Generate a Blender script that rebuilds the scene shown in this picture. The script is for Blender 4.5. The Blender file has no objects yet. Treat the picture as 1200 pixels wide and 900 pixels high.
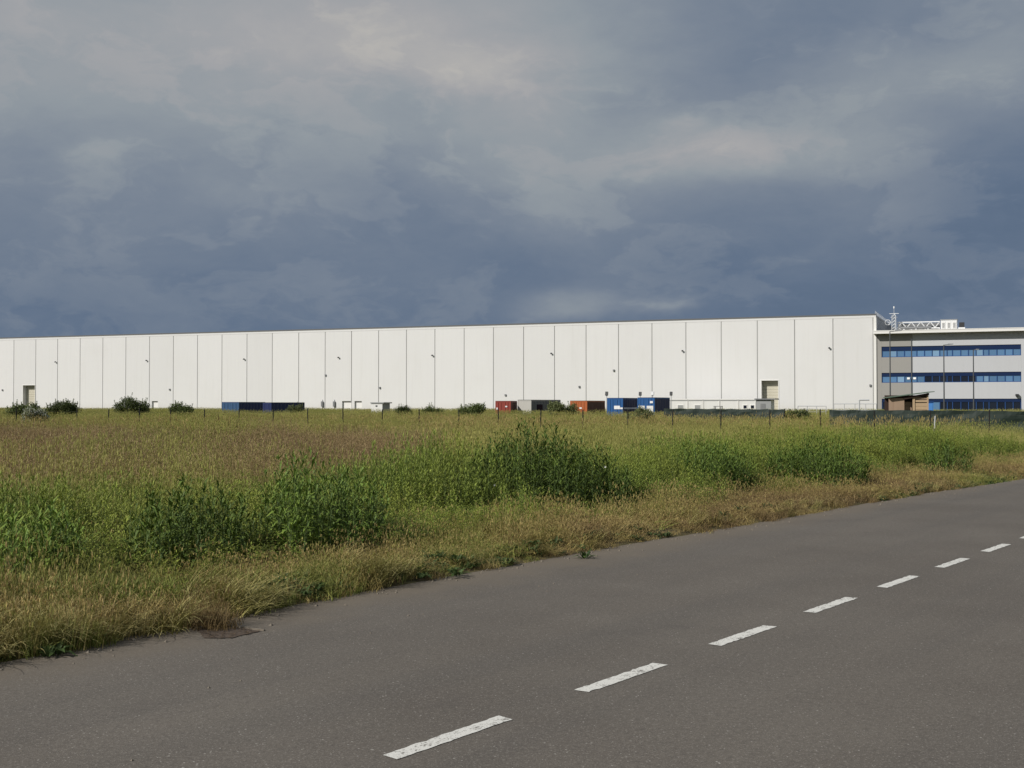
import bpy, math, random
import numpy as np
from mathutils import Vector, Matrix, noise

random.seed(7)
R = math.radians
scene = bpy.context.scene

# ------------------------------------------------------------------ camera
F, CX, CY, HY, EYE = 1400.0, 600.0, 450.0, 473.0, 2.0
PITCH = math.atan((HY - CY) / F)
cam_d = bpy.data.cameras.new('camera')
cam = bpy.data.objects.new('camera', cam_d)
scene.collection.objects.link(cam)
cam.location = (0, 0, EYE)
cam.rotation_euler = (R(90) + PITCH, 0, 0)
cam_d.sensor_width = 36
cam_d.lens = 36 * F / 1200
cam_d.clip_start = 0.1
cam_d.clip_end = 9000
scene.camera = cam

def ray(px, py):
    """direction in the world (y forward) of a point of the photograph"""
    v = Vector(((px - CX) / F, 1.0, (CY - py) / F))
    c, s = math.cos(PITCH), math.sin(PITCH)
    return Vector((v.x, v.y * c - v.z * s, v.y * s + v.z * c))

def ground(px, py):
    d = ray(px, py)
    k = -EYE / d.z
    return (d.x * k, d.y * k)

def at(px, py, Y):
    d = ray(px, py)
    k = Y / d.y
    return Vector((d.x * k, Y, EYE + d.z * k))

# ------------------------------------------------------------------ light
SUN_A, SUN_E = R(60), R(37)           # to the left of straight behind, and up
sun_dir = Vector((-math.sin(SUN_A) * math.cos(SUN_E), -math.cos(SUN_A) * math.cos(SUN_E), math.sin(SUN_E)))
sun_d = bpy.data.lights.new('sun', 'SUN')
sun_d.energy = 4.35
sun_d.angle = R(0.5)
sun_d.color = (1.0, 0.955, 0.89)
sun = bpy.data.objects.new('sun', sun_d)
scene.collection.objects.link(sun)
sun.rotation_euler = sun_dir.to_track_quat('Z', 'Y').to_euler()
sun.location = (-60, -60, 90)

scene.view_settings.view_transform = 'Standard'
scene.view_settings.look = 'None'
scene.view_settings.exposure = 0.0
scene.view_settings.gamma = 1.0
scene.view_settings.use_curve_mapping = False
scene.render.engine = 'CYCLES'
scene.cycles.max_bounces = 3
scene.cycles.diffuse_bounces = 2
scene.cycles.transmission_bounces = 2
scene.cycles.glossy_bounces = 2
scene.cycles.caustics_reflective = False
scene.cycles.transparent_max_bounces = 6

# ------------------------------------------------------------------ node helpers
class NT:
    def __init__(s, tree):
        s.t = tree
        s.t.nodes.clear()
    def n(s, kind, **kw):
        nd = s.t.nodes.new(kind)
        ins = kw.pop('ins', {})
        for k, v in kw.items():
            setattr(nd, k, v)
        for k, v in ins.items():
            s.put(nd.inputs[k], v)
        return nd
    def put(s, sock, v):
        if isinstance(v, bpy.types.NodeSocket):
            s.t.links.new(v, sock)
        elif isinstance(v, bpy.types.Node):
            s.t.links.new(v.outputs[0], sock)
        else:
            sock.default_value = v
    def math(s, op, a, b=None, c=None, clamp=False):
        nd = s.t.nodes.new('ShaderNodeMath'); nd.operation = op; nd.use_clamp = clamp
        s.put(nd.inputs[0], a)
        if b is not None: s.put(nd.inputs[1], b)
        if c is not None: s.put(nd.inputs[2], c)
        return nd.outputs[0]
    def vmath(s, op, a, b=None, out=0):
        nd = s.t.nodes.new('ShaderNodeVectorMath'); nd.operation = op
        s.put(nd.inputs[0], a)
        if b is not None: s.put(nd.inputs[1], b)
        return nd.outputs[out]
    def mix(s, f, a, b, blend='MIX'):
        nd = s.t.nodes.new('ShaderNodeMix'); nd.data_type = 'RGBA'; nd.blend_type = blend
        s.put(nd.inputs[0], f); s.put(nd.inputs[6], col(a)); s.put(nd.inputs[7], col(b))
        return nd.outputs[2]
    def noise(s, vec, scale, detail=4, rough=0.55, dist=0.0, out=0):
        nd = s.t.nodes.new('ShaderNodeTexNoise')
        if vec is not None: s.put(nd.inputs['Vector'], vec)
        s.put(nd.inputs['Scale'], scale); nd.inputs['Detail'].default_value = detail
        nd.inputs['Roughness'].default_value = rough; nd.inputs['Distortion'].default_value = dist
        return nd.outputs[out]
    def ramp(s, f, stops, interp='LINEAR'):
        nd = s.t.nodes.new('ShaderNodeValToRGB')
        cr = nd.color_ramp; cr.interpolation = interp
        while len(cr.elements) < len(stops): cr.elements.new(0.5)
        for e, (p, c) in zip(cr.elements, stops):
            e.position = p; e.color = col(c)
        s.put(nd.inputs[0], f)
        return nd.outputs[0]
    def smooth(s, v, a, b):
        nd = s.t.nodes.new('ShaderNodeMapRange'); nd.interpolation_type = 'SMOOTHSTEP'
        s.put(nd.inputs['Value'], v)
        nd.inputs['From Min'].default_value = a; nd.inputs['From Max'].default_value = b
        return nd.outputs[0]

def col(c):
    if isinstance(c, (int, float)): return (c, c, c, 1)
    if isinstance(c, (tuple, list)) and len(c) == 3: return (*c, 1)
    return c

def srgb(r, g, b):
    f = lambda v: (v / 255 / 12.92) if v / 255 <= 0.04045 else ((v / 255 + 0.055) / 1.055) ** 2.4
    return (f(r), f(g), f(b))

# ------------------------------------------------------------------ world: storm sky
world = bpy.data.worlds.new('World')
scene.world = world
world.use_nodes = True
world.cycles.sampling_method = 'MANUAL'
world.cycles.sample_map_resolution = 256
w = NT(world.node_tree)
dirv = w.n('ShaderNodeTexCoord').outputs['Generated']
stretch = w.vmath('MULTIPLY', dirv, (1.0, 1.0, 2.1))
warp = w.noise(stretch, 3.2, 5, 0.6, out=1)
warp = w.vmath('SUBTRACT', warp, (0.5, 0.5, 0.5))
warp2 = w.vmath('MULTIPLY', w.vmath('SUBTRACT', w.noise(stretch, 14.0, 5, 0.6, out=1), (0.5, 0.5, 0.5)), (0.04, 0.02, 0.022))
dw = w.vmath('ADD', w.vmath('ADD', dirv, w.vmath('MULTIPLY', warp, (0.16, 0.05, 0.06))), warp2)
sep = w.n('ShaderNodeSeparateXYZ', ins={0: dw})
elev = sep.outputs[2]
light = w.ramp(elev, [(0.0, 0.12), (0.07, 0.17), (0.15, 0.34), (0.24, 0.53), (0.36, 0.60), (0.7, 0.50), (1.0, 0.55)])
# cloud masses (place in the photograph, half width, half height, lightness)
masses = [(500, 66, 220, 64, .24), (565, 86, 70, 20, .15), (230, 50, 300, 120, .14), (1110, 250, 200, 120, -.10), (505, 118, 90, 26, -.10), (80, 186, 50, 14, .10),
          (860, 182, 120, 30, .36), (1010, 70, 90, 50, .10), (960, 10, 210, 80, -.30), (820, 95, 110, 45, -.14),
          (640, 225, 70, 45, .13), (470, 265, 150, 60, -.08), (1195, 190, 90, 80, -.14), (1160, 70, 50, 40, .14),
          (680, 356, 60, 18, .30), (778, 358, 32, 12, .28), (1030, 250, 80, 24, .08), (680, 130, 60, 30, .06),
          (270, 232, 50, 16, .10), (800, 142, 26, 12, .16), (1000, 290, 260, 70, -.05)]
acc = light
for (px, py, sx, sy, amp) in masses:
    d = ray(px, py).normalized()
    q = w.vmath('MULTIPLY', w.vmath('SUBTRACT', dw, tuple(d)), (F / sx, 0.8, F / sy))
    g = w.math('EXPONENT', w.math('MULTIPLY', w.vmath('DOT_PRODUCT', q, q, out=1), -1.0))
    acc = w.math('MULTIPLY_ADD', g, amp, acc)
n1 = w.noise(w.vmath('ADD', stretch, w.vmath('MULTIPLY', warp, (0.5, 0.5, 0.5))), 4.5, 7, 0.55)
n2 = w.noise(w.vmath('ADD', stretch, (3.1, 1.7, 0.4)), 11.0, 8, 0.62, 0.4)
acc = w.math('ADD', acc, w.math('MULTIPLY', w.math('SUBTRACT', n1, 0.5), 0.30))
acc = w.math('ADD', acc, w.math('MULTIPLY', w.math('SUBTRACT', n2, 0.5), 0.21))
# billowed edges: one cloud layer in front of another
edge = w.smooth(w.noise(w.vmath('ADD', stretch, w.vmath('MULTIPLY', warp, (0.35, 0.35, 0.35))), 6.0, 9, 0.6), 0.48, 0.57)
acc = w.math('ADD', acc, w.math('MULTIPLY', edge, 0.09))
cloud = w.ramp(acc, [(0.0, srgb(84, 103, 127)), (0.16, srgb(99, 115, 137)), (0.38, srgb(122, 133, 148)),
                     (0.62, srgb(145, 153, 160)), (0.82, srgb(163, 164, 167)), (1.0, srgb(180, 178, 175))])
sky = w.n('ShaderNodeTexSky', sky_type='NISHITA', sun_disc=False, sun_elevation=SUN_E,
          sun_rotation=math.atan2(sun_dir.x, sun_dir.y), altitude=100, air_density=1.2, dust_density=1.5)
gap = w.math('MULTIPLY', w.smooth(w.noise(w.vmath('ADD', stretch, (7.3, 2.2, 5.1)), 3.0, 6, 0.6), 0.60, 0.72), 0.35)
cl10 = w.vmath('MULTIPLY', cloud, (10.0, 10.0, 10.0))
bg = w.n('ShaderNodeBackground', ins={'Color': w.mix(gap, cl10, sky.outputs[0]), 'Strength': 0.1})
w.n('ShaderNodeOutputWorld', ins={'Surface': bg.outputs[0]})

# ------------------------------------------------------------------ materials
MATS = {}
def new_mat(name):
    m = bpy.data.materials.new(name); m.use_nodes = True
    MATS[name] = m
    return m, NT(m.node_tree)

def plain(name, color, rough=0.6, metal=0.0, var=0.12, scale=3.0, bump=0.0, spec=0.4, dirt=None):
    """painted or cast surface with uneven tone, fine grain and a little relief"""
    m, t = new_mat(name)
    co = t.n('ShaderNodeTexCoord').outputs['Object']
    big = t.noise(co, scale * 0.35, 5, 0.6)
    fine = t.noise(co, scale * 6, 4, 0.6)
    f = t.math('ADD', t.math('MULTIPLY', t.math('SUBTRACT', big, 0.5), var * 2), t.math('MULTIPLY', t.math('SUBTRACT', fine, 0.5), var))
    k = t.math('ADD', f, 1.0)
    c = t.vmath('MULTIPLY', col(color)[:3], t.n('ShaderNodeCombineXYZ', ins={0: k, 1: k, 2: k}).outputs[0])
    if dirt:
        streak = t.noise(t.vmath('MULTIPLY', co, (3.0, 3.0, 0.12)), 1.2, 5, 0.65)
        c = t.mix(t.math('MULTIPLY', t.smooth(streak, 0.52, 0.8), dirt[1]), c, dirt[0])
    b = t.n('ShaderNodeBsdfPrincipled', ins={'Base Color': c, 'Roughness': rough, 'Metallic': metal, 'Specular IOR Level': spec})
    if bump:
        bn = t.n('ShaderNodeBump', ins={'Height': fine, 'Strength': bump, 'Distance': 0.01})
        t.put(b.inputs['Normal'], bn.outputs[0])
    t.n('ShaderNodeOutputMaterial', ins={0: b.outputs[0]})
    return m

def cladding():
    m, t = new_mat('white_cladding')
    pos = t.n('ShaderNodeNewGeometry').outputs['Position']
    rnd = t.n('ShaderNodeObjectInfo').outputs['Random']
    al = t.vmath('DOT_PRODUCT', pos, (math.cos(R(-22.2)), math.sin(R(-22.2)), 0), out=1)
    z = t.n('ShaderNodeSeparateXYZ', ins={0: pos}).outputs[2]
    uv = t.n('ShaderNodeCombineXYZ', ins={0: al, 1: z}).outputs[0]
    streak = t.noise(t.vmath('MULTIPLY', uv, (1.3, 0.06, 1)), 1.0, 5, 0.65)
    blot = t.noise(uv, 0.12, 4, 0.6)
    rib = t.math('SINE', t.math('MULTIPLY', al, 6.2832))
    k = t.math('ADD', t.math('MULTIPLY_ADD', rnd, 0.055, 0.965), t.math('MULTIPLY', rib, 0.003))
    c = t.vmath('MULTIPLY', (0.71, 0.708, 0.70), t.n('ShaderNodeCombineXYZ', ins={0: k, 1: k, 2: k}).outputs[0])
    c = t.mix(t.math('MULTIPLY', t.smooth(streak, 0.5, 0.8), 0.20), c, (0.53, 0.52, 0.48))
    c = t.mix(t.math('MULTIPLY', t.smooth(blot, 0.45, 0.75), 0.15), c, (0.60, 0.59, 0.56))
    splash = t.math('MULTIPLY', t.smooth(t.math('ADD', z, t.math('MULTIPLY', streak, 1.5)), 3.2, 0.8), 0.35)
    c = t.mix(splash, c, (0.50, 0.46, 0.40))
    b = t.n('ShaderNodeBsdfPrincipled', ins={'Base Color': c, 'Roughness': 0.5, 'Specular IOR Level': 0.35})
    t.n('ShaderNodeOutputMaterial', ins={0: b.outputs[0]})
cladding()
plain('white_trim', (0.80, 0.79, 0.76), 0.45, var=0.03)
plain('joint_grey', (0.36, 0.36, 0.35), 0.7)
plain('roof_edge', (0.13, 0.135, 0.14), 0.6)
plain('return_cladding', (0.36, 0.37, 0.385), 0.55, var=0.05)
plain('silver_cladding', (0.53, 0.54, 0.56), 0.42, var=0.035, scale=0.4, dirt=((0.42, 0.42, 0.42), 0.2))
plain('taupe_cladding', (0.33, 0.32, 0.30), 0.5, var=0.04, scale=0.4)
plain('navy_spandrel', (0.008, 0.023, 0.078), 0.35, var=0.08)
plain('blue_frame', (0.02, 0.07, 0.22), 0.4)
plain('roller_door', (0.56, 0.53, 0.43), 0.55, var=0.05, dirt=((0.4, 0.37, 0.3), 0.3))
plain('grey_metal', (0.22, 0.225, 0.23), 0.5, 0.3)
plain('dark_metal', (0.035, 0.037, 0.04), 0.5, 0.2)
plain('lamp_pole', (0.10, 0.105, 0.11), 0.5, 0.3)
plain('galvanised', (0.55, 0.56, 0.57), 0.45, 0.2)
plain('lamp_lens', (0.85, 0.85, 0.82), 0.15)
plain('post_dark', (0.014, 0.014, 0.012), 0.8, var=0.25, scale=6)
plain('wire', (0.05, 0.048, 0.04), 0.8)
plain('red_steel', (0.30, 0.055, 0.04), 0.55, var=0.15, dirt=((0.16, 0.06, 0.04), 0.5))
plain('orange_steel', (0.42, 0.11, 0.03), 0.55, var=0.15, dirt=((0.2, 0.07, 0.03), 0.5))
plain('shaded_red', (0.09, 0.03, 0.022), 0.6, var=0.15)  # sides of red and orange containers, their shade put into the colour
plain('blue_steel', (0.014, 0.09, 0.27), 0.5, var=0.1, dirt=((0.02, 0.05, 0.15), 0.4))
plain('navy_and_shaded_blue', (0.022, 0.032, 0.105), 0.5, var=0.1)  # true navy, and blue container sides with shade in the colour
plain('shaded_cabin_side', (0.17, 0.18, 0.18), 0.55, var=0.12)  # side of the pale cabin, its shade put into the grey
plain('site_white', (0.72, 0.72, 0.70), 0.5, var=0.05, dirt=((0.5, 0.48, 0.44), 0.3))
plain('cabin_pale', (0.43, 0.42, 0.39), 0.6, var=0.08, dirt=((0.3, 0.26, 0.22), 0.4))  # cabin end with dirt, dulled in colour for its angle to the light
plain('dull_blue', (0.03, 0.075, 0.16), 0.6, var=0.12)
plain('site_grey', (0.30, 0.31, 0.31), 0.6, var=0.08)
plain('print_white', (0.8, 0.8, 0.8), 0.5)
plain('plywood', (0.36, 0.255, 0.18), 0.75, var=0.2, dirt=((0.24, 0.15, 0.1), 0.5))
plain('pine_board', (0.48, 0.35, 0.22), 0.7, var=0.15)
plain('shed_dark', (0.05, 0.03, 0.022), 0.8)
plain('green_roofing', (0.10, 0.145, 0.105), 0.7, var=0.15)
plain('blue_plastic', (0.08, 0.25, 0.60), 0.45)
plain('concrete_lip', (0.17, 0.145, 0.115), 0.85, var=0.25, scale=14, bump=0.4)
plain('silt', (0.072, 0.052, 0.038), 0.95, var=0.35, scale=12, bump=0.5)
plain('unit_white', (0.72, 0.73, 0.73), 0.5, var=0.05)
plain('rubber_black', (0.02, 0.02, 0.022), 0.6)

def netting():
    m, t = new_mat('green_netting')
    co = t.n('ShaderNodeTexCoord').outputs['Object']
    fold = t.noise(t.vmath('MULTIPLY', co, (0.6, 1, 1.8)), 1.6, 5, 0.6)
    c = t.mix(fold, (0.007, 0.017, 0.012), (0.02, 0.036, 0.027))
    b = t.n('ShaderNodeBsdfPrincipled', ins={'Base Color': c, 'Roughness': 0.7})
    t.n('ShaderNodeOutputMaterial', ins={0: b.outputs[0]})
netting()

def glass(name, tint, metal):
    """coated window glass: mirrors the sky with a blue cast"""
    m, t = new_mat(name)
    co = t.n('ShaderNodeTexCoord').outputs['Object']
    rnd = t.n('ShaderNodeObjectInfo').outputs['Random']
    c = t.mix(rnd, tuple(v * 0.8 for v in tint), tuple(v * 1.15 for v in tint))
    b = t.n('ShaderNodeBsdfPrincipled', ins={'Base Color': c, 'Roughness': 0.12, 'Metallic': metal, 'Specular IOR Level': 0.6})
    bn = t.n('ShaderNodeBump', ins={'Height': t.noise(co, 0.8, 2), 'Strength': 0.1, 'Distance': 0.05})
    t.put(b.inputs['Normal'], bn.outputs[0])
    t.n('ShaderNodeOutputMaterial', ins={0: b.outputs[0]})
glass('glass_blue', (0.14, 0.28, 0.48), 0.25)
glass('glass_pale', (0.24, 0.40, 0.58), 0.15)
glass('glass_dark', (0.012, 0.017, 0.03), 0.0)

TH = R(37.0)                                   # heading of the road, right of straight ahead
U = (math.sin(TH), math.cos(TH)); NV = (math.cos(TH), -math.sin(TH))
def road_mat(name, paint):
    m, t = new_mat(name)
    co = t.n('ShaderNodeTexCoord').outputs['Object']
    n_off = t.vmath('DOT_PRODUCT', co, (NV[0], NV[1], 0), out=1)
    l_off = t.vmath('DOT_PRODUCT', co, (U[0], U[1], 0), out=1)
    rc = t.n('ShaderNodeCombineXYZ', ins={0: n_off, 1: l_off}).outputs[0]
    big = t.noise(rc, 0.35, 5, 0.6)
    lanes = t.noise(t.vmath('MULTIPLY', rc, (1.1, 0.06, 1)), 1.0, 4, 0.55)
    grit = t.noise(co, 55, 3, 0.7)
    grit2 = t.noise(t.vmath('ADD', co, (9.1, 4.2, 0)), 140, 2, 0.6)
    base = t.mix(t.smooth(big, 0.3, 0.7), (0.104, 0.089, 0.074), (0.137, 0.120, 0.101))
    base = t.mix(t.math('MULTIPLY', t.smooth(lanes, 0.42, 0.72), 0.55), base, (0.094, 0.084, 0.074))
    base = t.mix(t.smooth(grit, 0.52, 0.70), base, (0.235, 0.215, 0.19))
    base = t.mix(t.math('MULTIPLY', t.smooth(grit2, 0.52, 0.34), 0.8), base, (0.055, 0.05, 0.046))
    grit3 = t.noise(t.vmath('ADD', co, (2.7, 8.8, 0)), 21, 3, 0.7)
    base = t.mix(t.math('MULTIPLY', t.smooth(grit3, 0.5, 0.32), 0.4), base, (0.062, 0.055, 0.048))
    base = t.mix(t.math('MULTIPLY', t.smooth(grit3, 0.55, 0.75), 0.35), base, (0.20, 0.18, 0.155))
    stain = t.smooth(t.noise(t.vmath('MULTIPLY', rc, (1.0, 0.45, 1)), 0.8, 5, 0.7), 0.58, 0.72)
    base = t.mix(t.math('MULTIPLY', stain, 0.40), base, (0.07, 0.062, 0.056))
    vor = t.n('ShaderNodeTexVoronoi', ins={'Vector': co, 'Scale': 17.0})
    speck = t.math('LESS_THAN', vor.outputs['Distance'], t.math('MULTIPLY', t.noise(co, 4.0, 2), 0.17))
    base = t.mix(t.math('MULTIPLY', speck, 0.75), base, (0.36, 0.34, 0.31))
    crack = t.n('ShaderNodeTexVoronoi', feature='DISTANCE_TO_EDGE', ins={'Vector': t.vmath('ADD', rc, t.vmath('MULTIPLY', t.noise(rc, 1.5, 4, out=1), (0.8, 0.8, 0))), 'Scale': 0.35})
    crk = t.math('MULTIPLY', t.math('LESS_THAN', crack.outputs['Distance'], 0.004), t.smooth(t.noise(rc, 0.5, 2), 0.52, 0.6))
    base = t.mix(t.math('MULTIPLY', crk, 0.12), base, (0.04, 0.037, 0.034))
    # sand and soil washed along the verge
    wob = t.math('MULTIPLY', t.math('SUBTRACT', t.noise(rc, 1.3, 5, 0.65), 0.5), 1.3)
    sand = t.smooth(t.math('ADD', n_off, wob), EDGE + 1.0, EDGE - 0.1)
    base = t.mix(t.math('MULTIPLY', sand, 0.75), base, t.mix(grit, (0.105, 0.085, 0.064), (0.185, 0.155, 0.118)))
    h = t.math('ADD', t.math('MULTIPLY', grit, 0.8), t.math('MULTIPLY', grit2, 0.4))
    rough = 0.85
    if paint:
        wear = t.noise(co, 60, 4, 0.75)
        wear2 = t.noise(co, 9, 3, 0.6)
        keep = t.smooth(t.math('ADD', wear, t.math('MULTIPLY', t.math('SUBTRACT', wear2, 0.5), 0.55)), 0.35, 0.45)
        base = t.mix(t.math('MULTIPLY', keep, 0.93), base, (0.64, 0.63, 0.59))
        rough = 0.7
    b = t.n('ShaderNodeBsdfPrincipled', ins={'Base Color': base, 'Roughness': rough, 'Specular IOR Level': 0.3})
    bn = t.n('ShaderNodeBump', ins={'Height': h, 'Strength': 0.5, 'Distance': 0.006})
    t.put(b.inputs['Normal'], bn.outputs[0])
    t.n('ShaderNodeOutputMaterial', ins={0: b.outputs[0]})
EDGE, CENTRE, NEAR = -8.72, -4.63, -0.35       # road lines: distance across, from the camera
road_mat('asphalt', False)
road_mat('lane_paint', True)

def soil():
    m, t = new_mat('soil')
    co = t.n('ShaderNodeTexCoord').outputs['Object']
    a = t.noise(co, 0.12, 6, 0.65); b_ = t.noise(co, 3.0, 6, 0.7)
    c = t.mix(t.smooth(a, 0.35, 0.65), (0.085, 0.075, 0.035), (0.11, 0.095, 0.05))
    c = t.mix(t.smooth(b_, 0.4, 0.7), c, (0.06, 0.045, 0.028))
    b = t.n('ShaderNodeBsdfPrincipled', ins={'Base Color': c, 'Roughness': 0.95, 'Specular IOR Level': 0.1})
    bn = t.n('ShaderNodeBump', ins={'Height': b_, 'Strength': 0.6, 'Distance': 0.05})
    t.put(b.inputs['Normal'], bn.outputs[0])
    t.n('ShaderNodeOutputMaterial', ins={0: b.outputs[0]})
soil()

def leaf_mat(name, c_lo, c_hi, c_tip, tip=0.5, patch=None, patch_scale=0.25, transl=0.3, rough=0.6):
    """blade or leaf: each blade its own shade, tips of another colour, patches over the field"""
    m, t = new_mat(name)
    rnd = t.n('ShaderNodeAttribute', attribute_name='rnd').outputs['Fac']
    tt = t.n('ShaderNodeAttribute', attribute_name='tip').outputs['Fac']
    inst = t.n('ShaderNodeObjectInfo').outputs['Random']
    c = t.mix(rnd, c_lo, c_hi)
    c = t.mix(t.math('MULTIPLY', t.smooth(tt, 0.35, 1.0), tip), c, c_tip)
    pos = t.n('ShaderNodeNewGeometry').outputs['Position']
    if patch:
        pn = t.noise(t.vmath('MULTIPLY', pos, (1, 0.6, 0)), patch_scale, 4, 0.6)
        c = t.mix(t.math('MULTIPLY', t.smooth(pn, 0.42, 0.66), patch[1]), c, patch[0])
    k = t.math('MULTIPLY_ADD', inst, 0.5, 0.75)
    c = t.vmath('MULTIPLY', c, t.n('ShaderNodeCombineXYZ', ins={0: k, 1: k, 2: k}).outputs[0])
    d = t.n('ShaderNodeBsdfPrincipled', ins={'Base Color': c, 'Roughness': rough, 'Specular IOR Level': 0.25})
    tr = t.n('ShaderNodeBsdfTranslucent', ins={'Color': c})
    ms = t.n('ShaderNodeMixShader', ins={0: transl, 1: d.outputs[0], 2: tr.outputs[0]})
    t.n('ShaderNodeOutputMaterial', ins={0: ms.outputs[0]})

leaf_mat('field_blade', (0.20, 0.205, 0.05), (0.40, 0.385, 0.11), (0.56, 0.51, 0.20), 0.55, ((0.26, 0.295, 0.06), 0.75), 0.12)
leaf_mat('verge_blade', (0.075, 0.10, 0.02), (0.26, 0.27, 0.06), (0.44, 0.39, 0.14), 0.5, ((0.18, 0.22, 0.04), 0.6), 0.5, transl=0.15)
leaf_mat('arch_blade', (0.12, 0.12, 0.03), (0.38, 0.34, 0.12), (0.56, 0.47, 0.22), 0.6, transl=0.15)
leaf_mat('brown_blade', (0.10, 0.066, 0.03), (0.26, 0.18, 0.075), (0.38, 0.28, 0.13), 0.5, transl=0.12)
leaf_mat('dry_blade', (0.17, 0.12, 0.04), (0.44, 0.34, 0.13), (0.58, 0.46, 0.21), 0.5, ((0.26, 0.235, 0.06), 0.6), 0.7, transl=0.15)
leaf_mat('red_blade', (0.24, 0.18, 0.085), (0.36, 0.25, 0.13), (0.38, 0.25, 0.155), 0.8, ((0.27, 0.22, 0.08), 0.4), 0.3)
leaf_mat('weed_leaf', (0.06, 0.10, 0.015), (0.27, 0.34, 0.06), (0.46, 0.50, 0.13), 0.5, ((0.28, 0.30, 0.055), 0.7), 0.35, transl=0.16)  # low tone and tips coloured to imitate dark gaps and sunlit tips
leaf_mat('deep_leaf', (0.022, 0.05, 0.009), (0.14, 0.215, 0.034), (0.36, 0.43, 0.09), 0.5, transl=0.12)  # tip colour brightened to stand in for sunlight on the clumps
leaf_mat('dock_leaf', (0.028, 0.055, 0.018), (0.075, 0.115, 0.035), (0.1, 0.15, 0.04), 0.4)
leaf_mat('bush_leaf', (0.06, 0.09, 0.028), (0.165, 0.20, 0.07), (0.20, 0.23, 0.09), 0.4, transl=0.2)
leaf_mat('willow_leaf', (0.13, 0.16, 0.06), (0.24, 0.26, 0.12), (0.25, 0.28, 0.15), 0.4, transl=0.2)
leaf_mat('pale_flower', (0.55, 0.56, 0.50), (0.72, 0.72, 0.66), (0.7, 0.7, 0.66), 0.3, transl=0.2)
leaf_mat('litter', (0.05, 0.035, 0.022), (0.14, 0.095, 0.055), (0.16, 0.11, 0.07), 0.3, transl=0.05, rough=0.9)
plain('stem_green', (0.09, 0.13, 0.04), 0.7)
plain('stem_brown', (0.10, 0.075, 0.05), 0.8)

# ------------------------------------------------------------------ mesh helpers
COL = scene.collection
class MB:
    def __init__(s): s.v = []; s.f = []
    def box(s, x0, x1, y0, y1, z0, z1):
        i = len(s.v)
        s.v += [(x0, y0, z0), (x1, y0, z0), (x1, y1, z0), (x0, y1, z0), (x0, y0, z1), (x1, y0, z1), (x1, y1, z1), (x0, y1, z1)]
        s.f += [tuple(i + k for k in q) for q in ((3, 2, 1, 0), (4, 5, 6, 7), (0, 1, 5, 4), (1, 2, 6, 5), (2, 3, 7, 6), (3, 0, 4, 7))]
        return s
    def bar(s, p, q, r, n=6, r2=None):
        p, q = Vector(p), Vector(q); r2 = r if r2 is None else r2
        a = (q - p).normalized()
        e = a.orthogonal().normalized(); g = a.cross(e)
        i = len(s.v)
        for c, rr in ((p, r), (q, r2)):
            for k in range(n):
                an = 2 * math.pi * k / n + math.pi / n
                s.v.append(tuple(c + e * (rr * math.cos(an)) + g * (rr * math.sin(an))))
        for k in range(n):
            s.f.append((i + k, i + (k + 1) % n, i + n + (k + 1) % n, i + n + k))
        s.f.append(tuple(i + k for k in reversed(range(n)))); s.f.append(tuple(i + n + k for k in range(n)))
        return s
    def prism(s, poly, axis, a0, a1):
        """poly in the two other axes, pushed from a0 to a1 along axis"""
        i = len(s.v); n = len(poly)
        for a in (a0, a1):
            for (u, v) in poly:
                s.v.append({'x': (a, u, v), 'y': (u, a, v), 'z': (u, v, a)}[axis])
        for k in range(n):
            s.f.append((i + k, i + (k + 1) % n, i + n + (k + 1) % n, i + n + k))
        s.f.append(tuple(i + k for k in reversed(range(n)))); s.f.append(tuple(i + n + k for k in range(n)))
        return s
    def mesh(s, name):
        me = bpy.data.meshes.new(name); me.from_pydata(s.v, [], s.f); me.update()
        import bmesh
        bm = bmesh.new(); bm.from_mesh(me); bmesh.ops.recalc_face_normals(bm, faces=bm.faces); bm.to_mesh(me); bm.free()
        return me
    def build(s, name, mat, parent=None, loc=None):
        me = s.mesh(name); me.materials.append(MATS[mat])
        return link(name, me, parent, loc)

def link(name, me, parent=None, loc=None):
    o = bpy.data.objects.new(name, me); COL.objects.link(o)
    if parent: o.parent = parent
    if loc: o.location = loc
    return o
def tag(o, label=None, cat=None, group=None, kind=None):
    for k, v in (('label', label), ('category', cat), ('group', group), ('kind', kind)):
        if v: o[k] = v
    return o
def thing(name, label, cat, loc=(0, 0, 0), rz=0.0, group=None):
    o = bpy.data.objects.new(name, None); COL.objects.link(o)
    o.location = loc; o.rotation_euler = (0, 0, rz); o.empty_display_size = 0.3
    return tag(o, label, cat, group)
def box(name, mat, parent, *b): return MB().box(*b).build(name, mat, parent)

# ------------------------------------------------------------------ ground and road
def across(x, y): return x * NV[0] + y * NV[1]
def along(x, y): return x * U[0] + y * U[1]
def from_road(e, l):            # e metres beyond the far edge of the road, l along it
    n = EDGE - e
    return (n * NV[0] + l * U[0], n * NV[1] + l * U[1])
def height(x, y):
    n = across(x, y)
    e = max(EDGE - n, n - NEAR)          # outside the road
    if e < -0.25: return -0.06
    rise = min(1.0, max(0.0, (e + 0.25) / 0.9))
    h = -0.06 + 0.12 * rise
    if e > 0.6:
        k = min(1, (e - 0.6) / 5)
        h += k * 0.10 * (noise.noise((x * 0.09, y * 0.09, 0)) + 0.5 * noise.noise((x * 0.3, y * 0.3, 4)))
    return h

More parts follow.
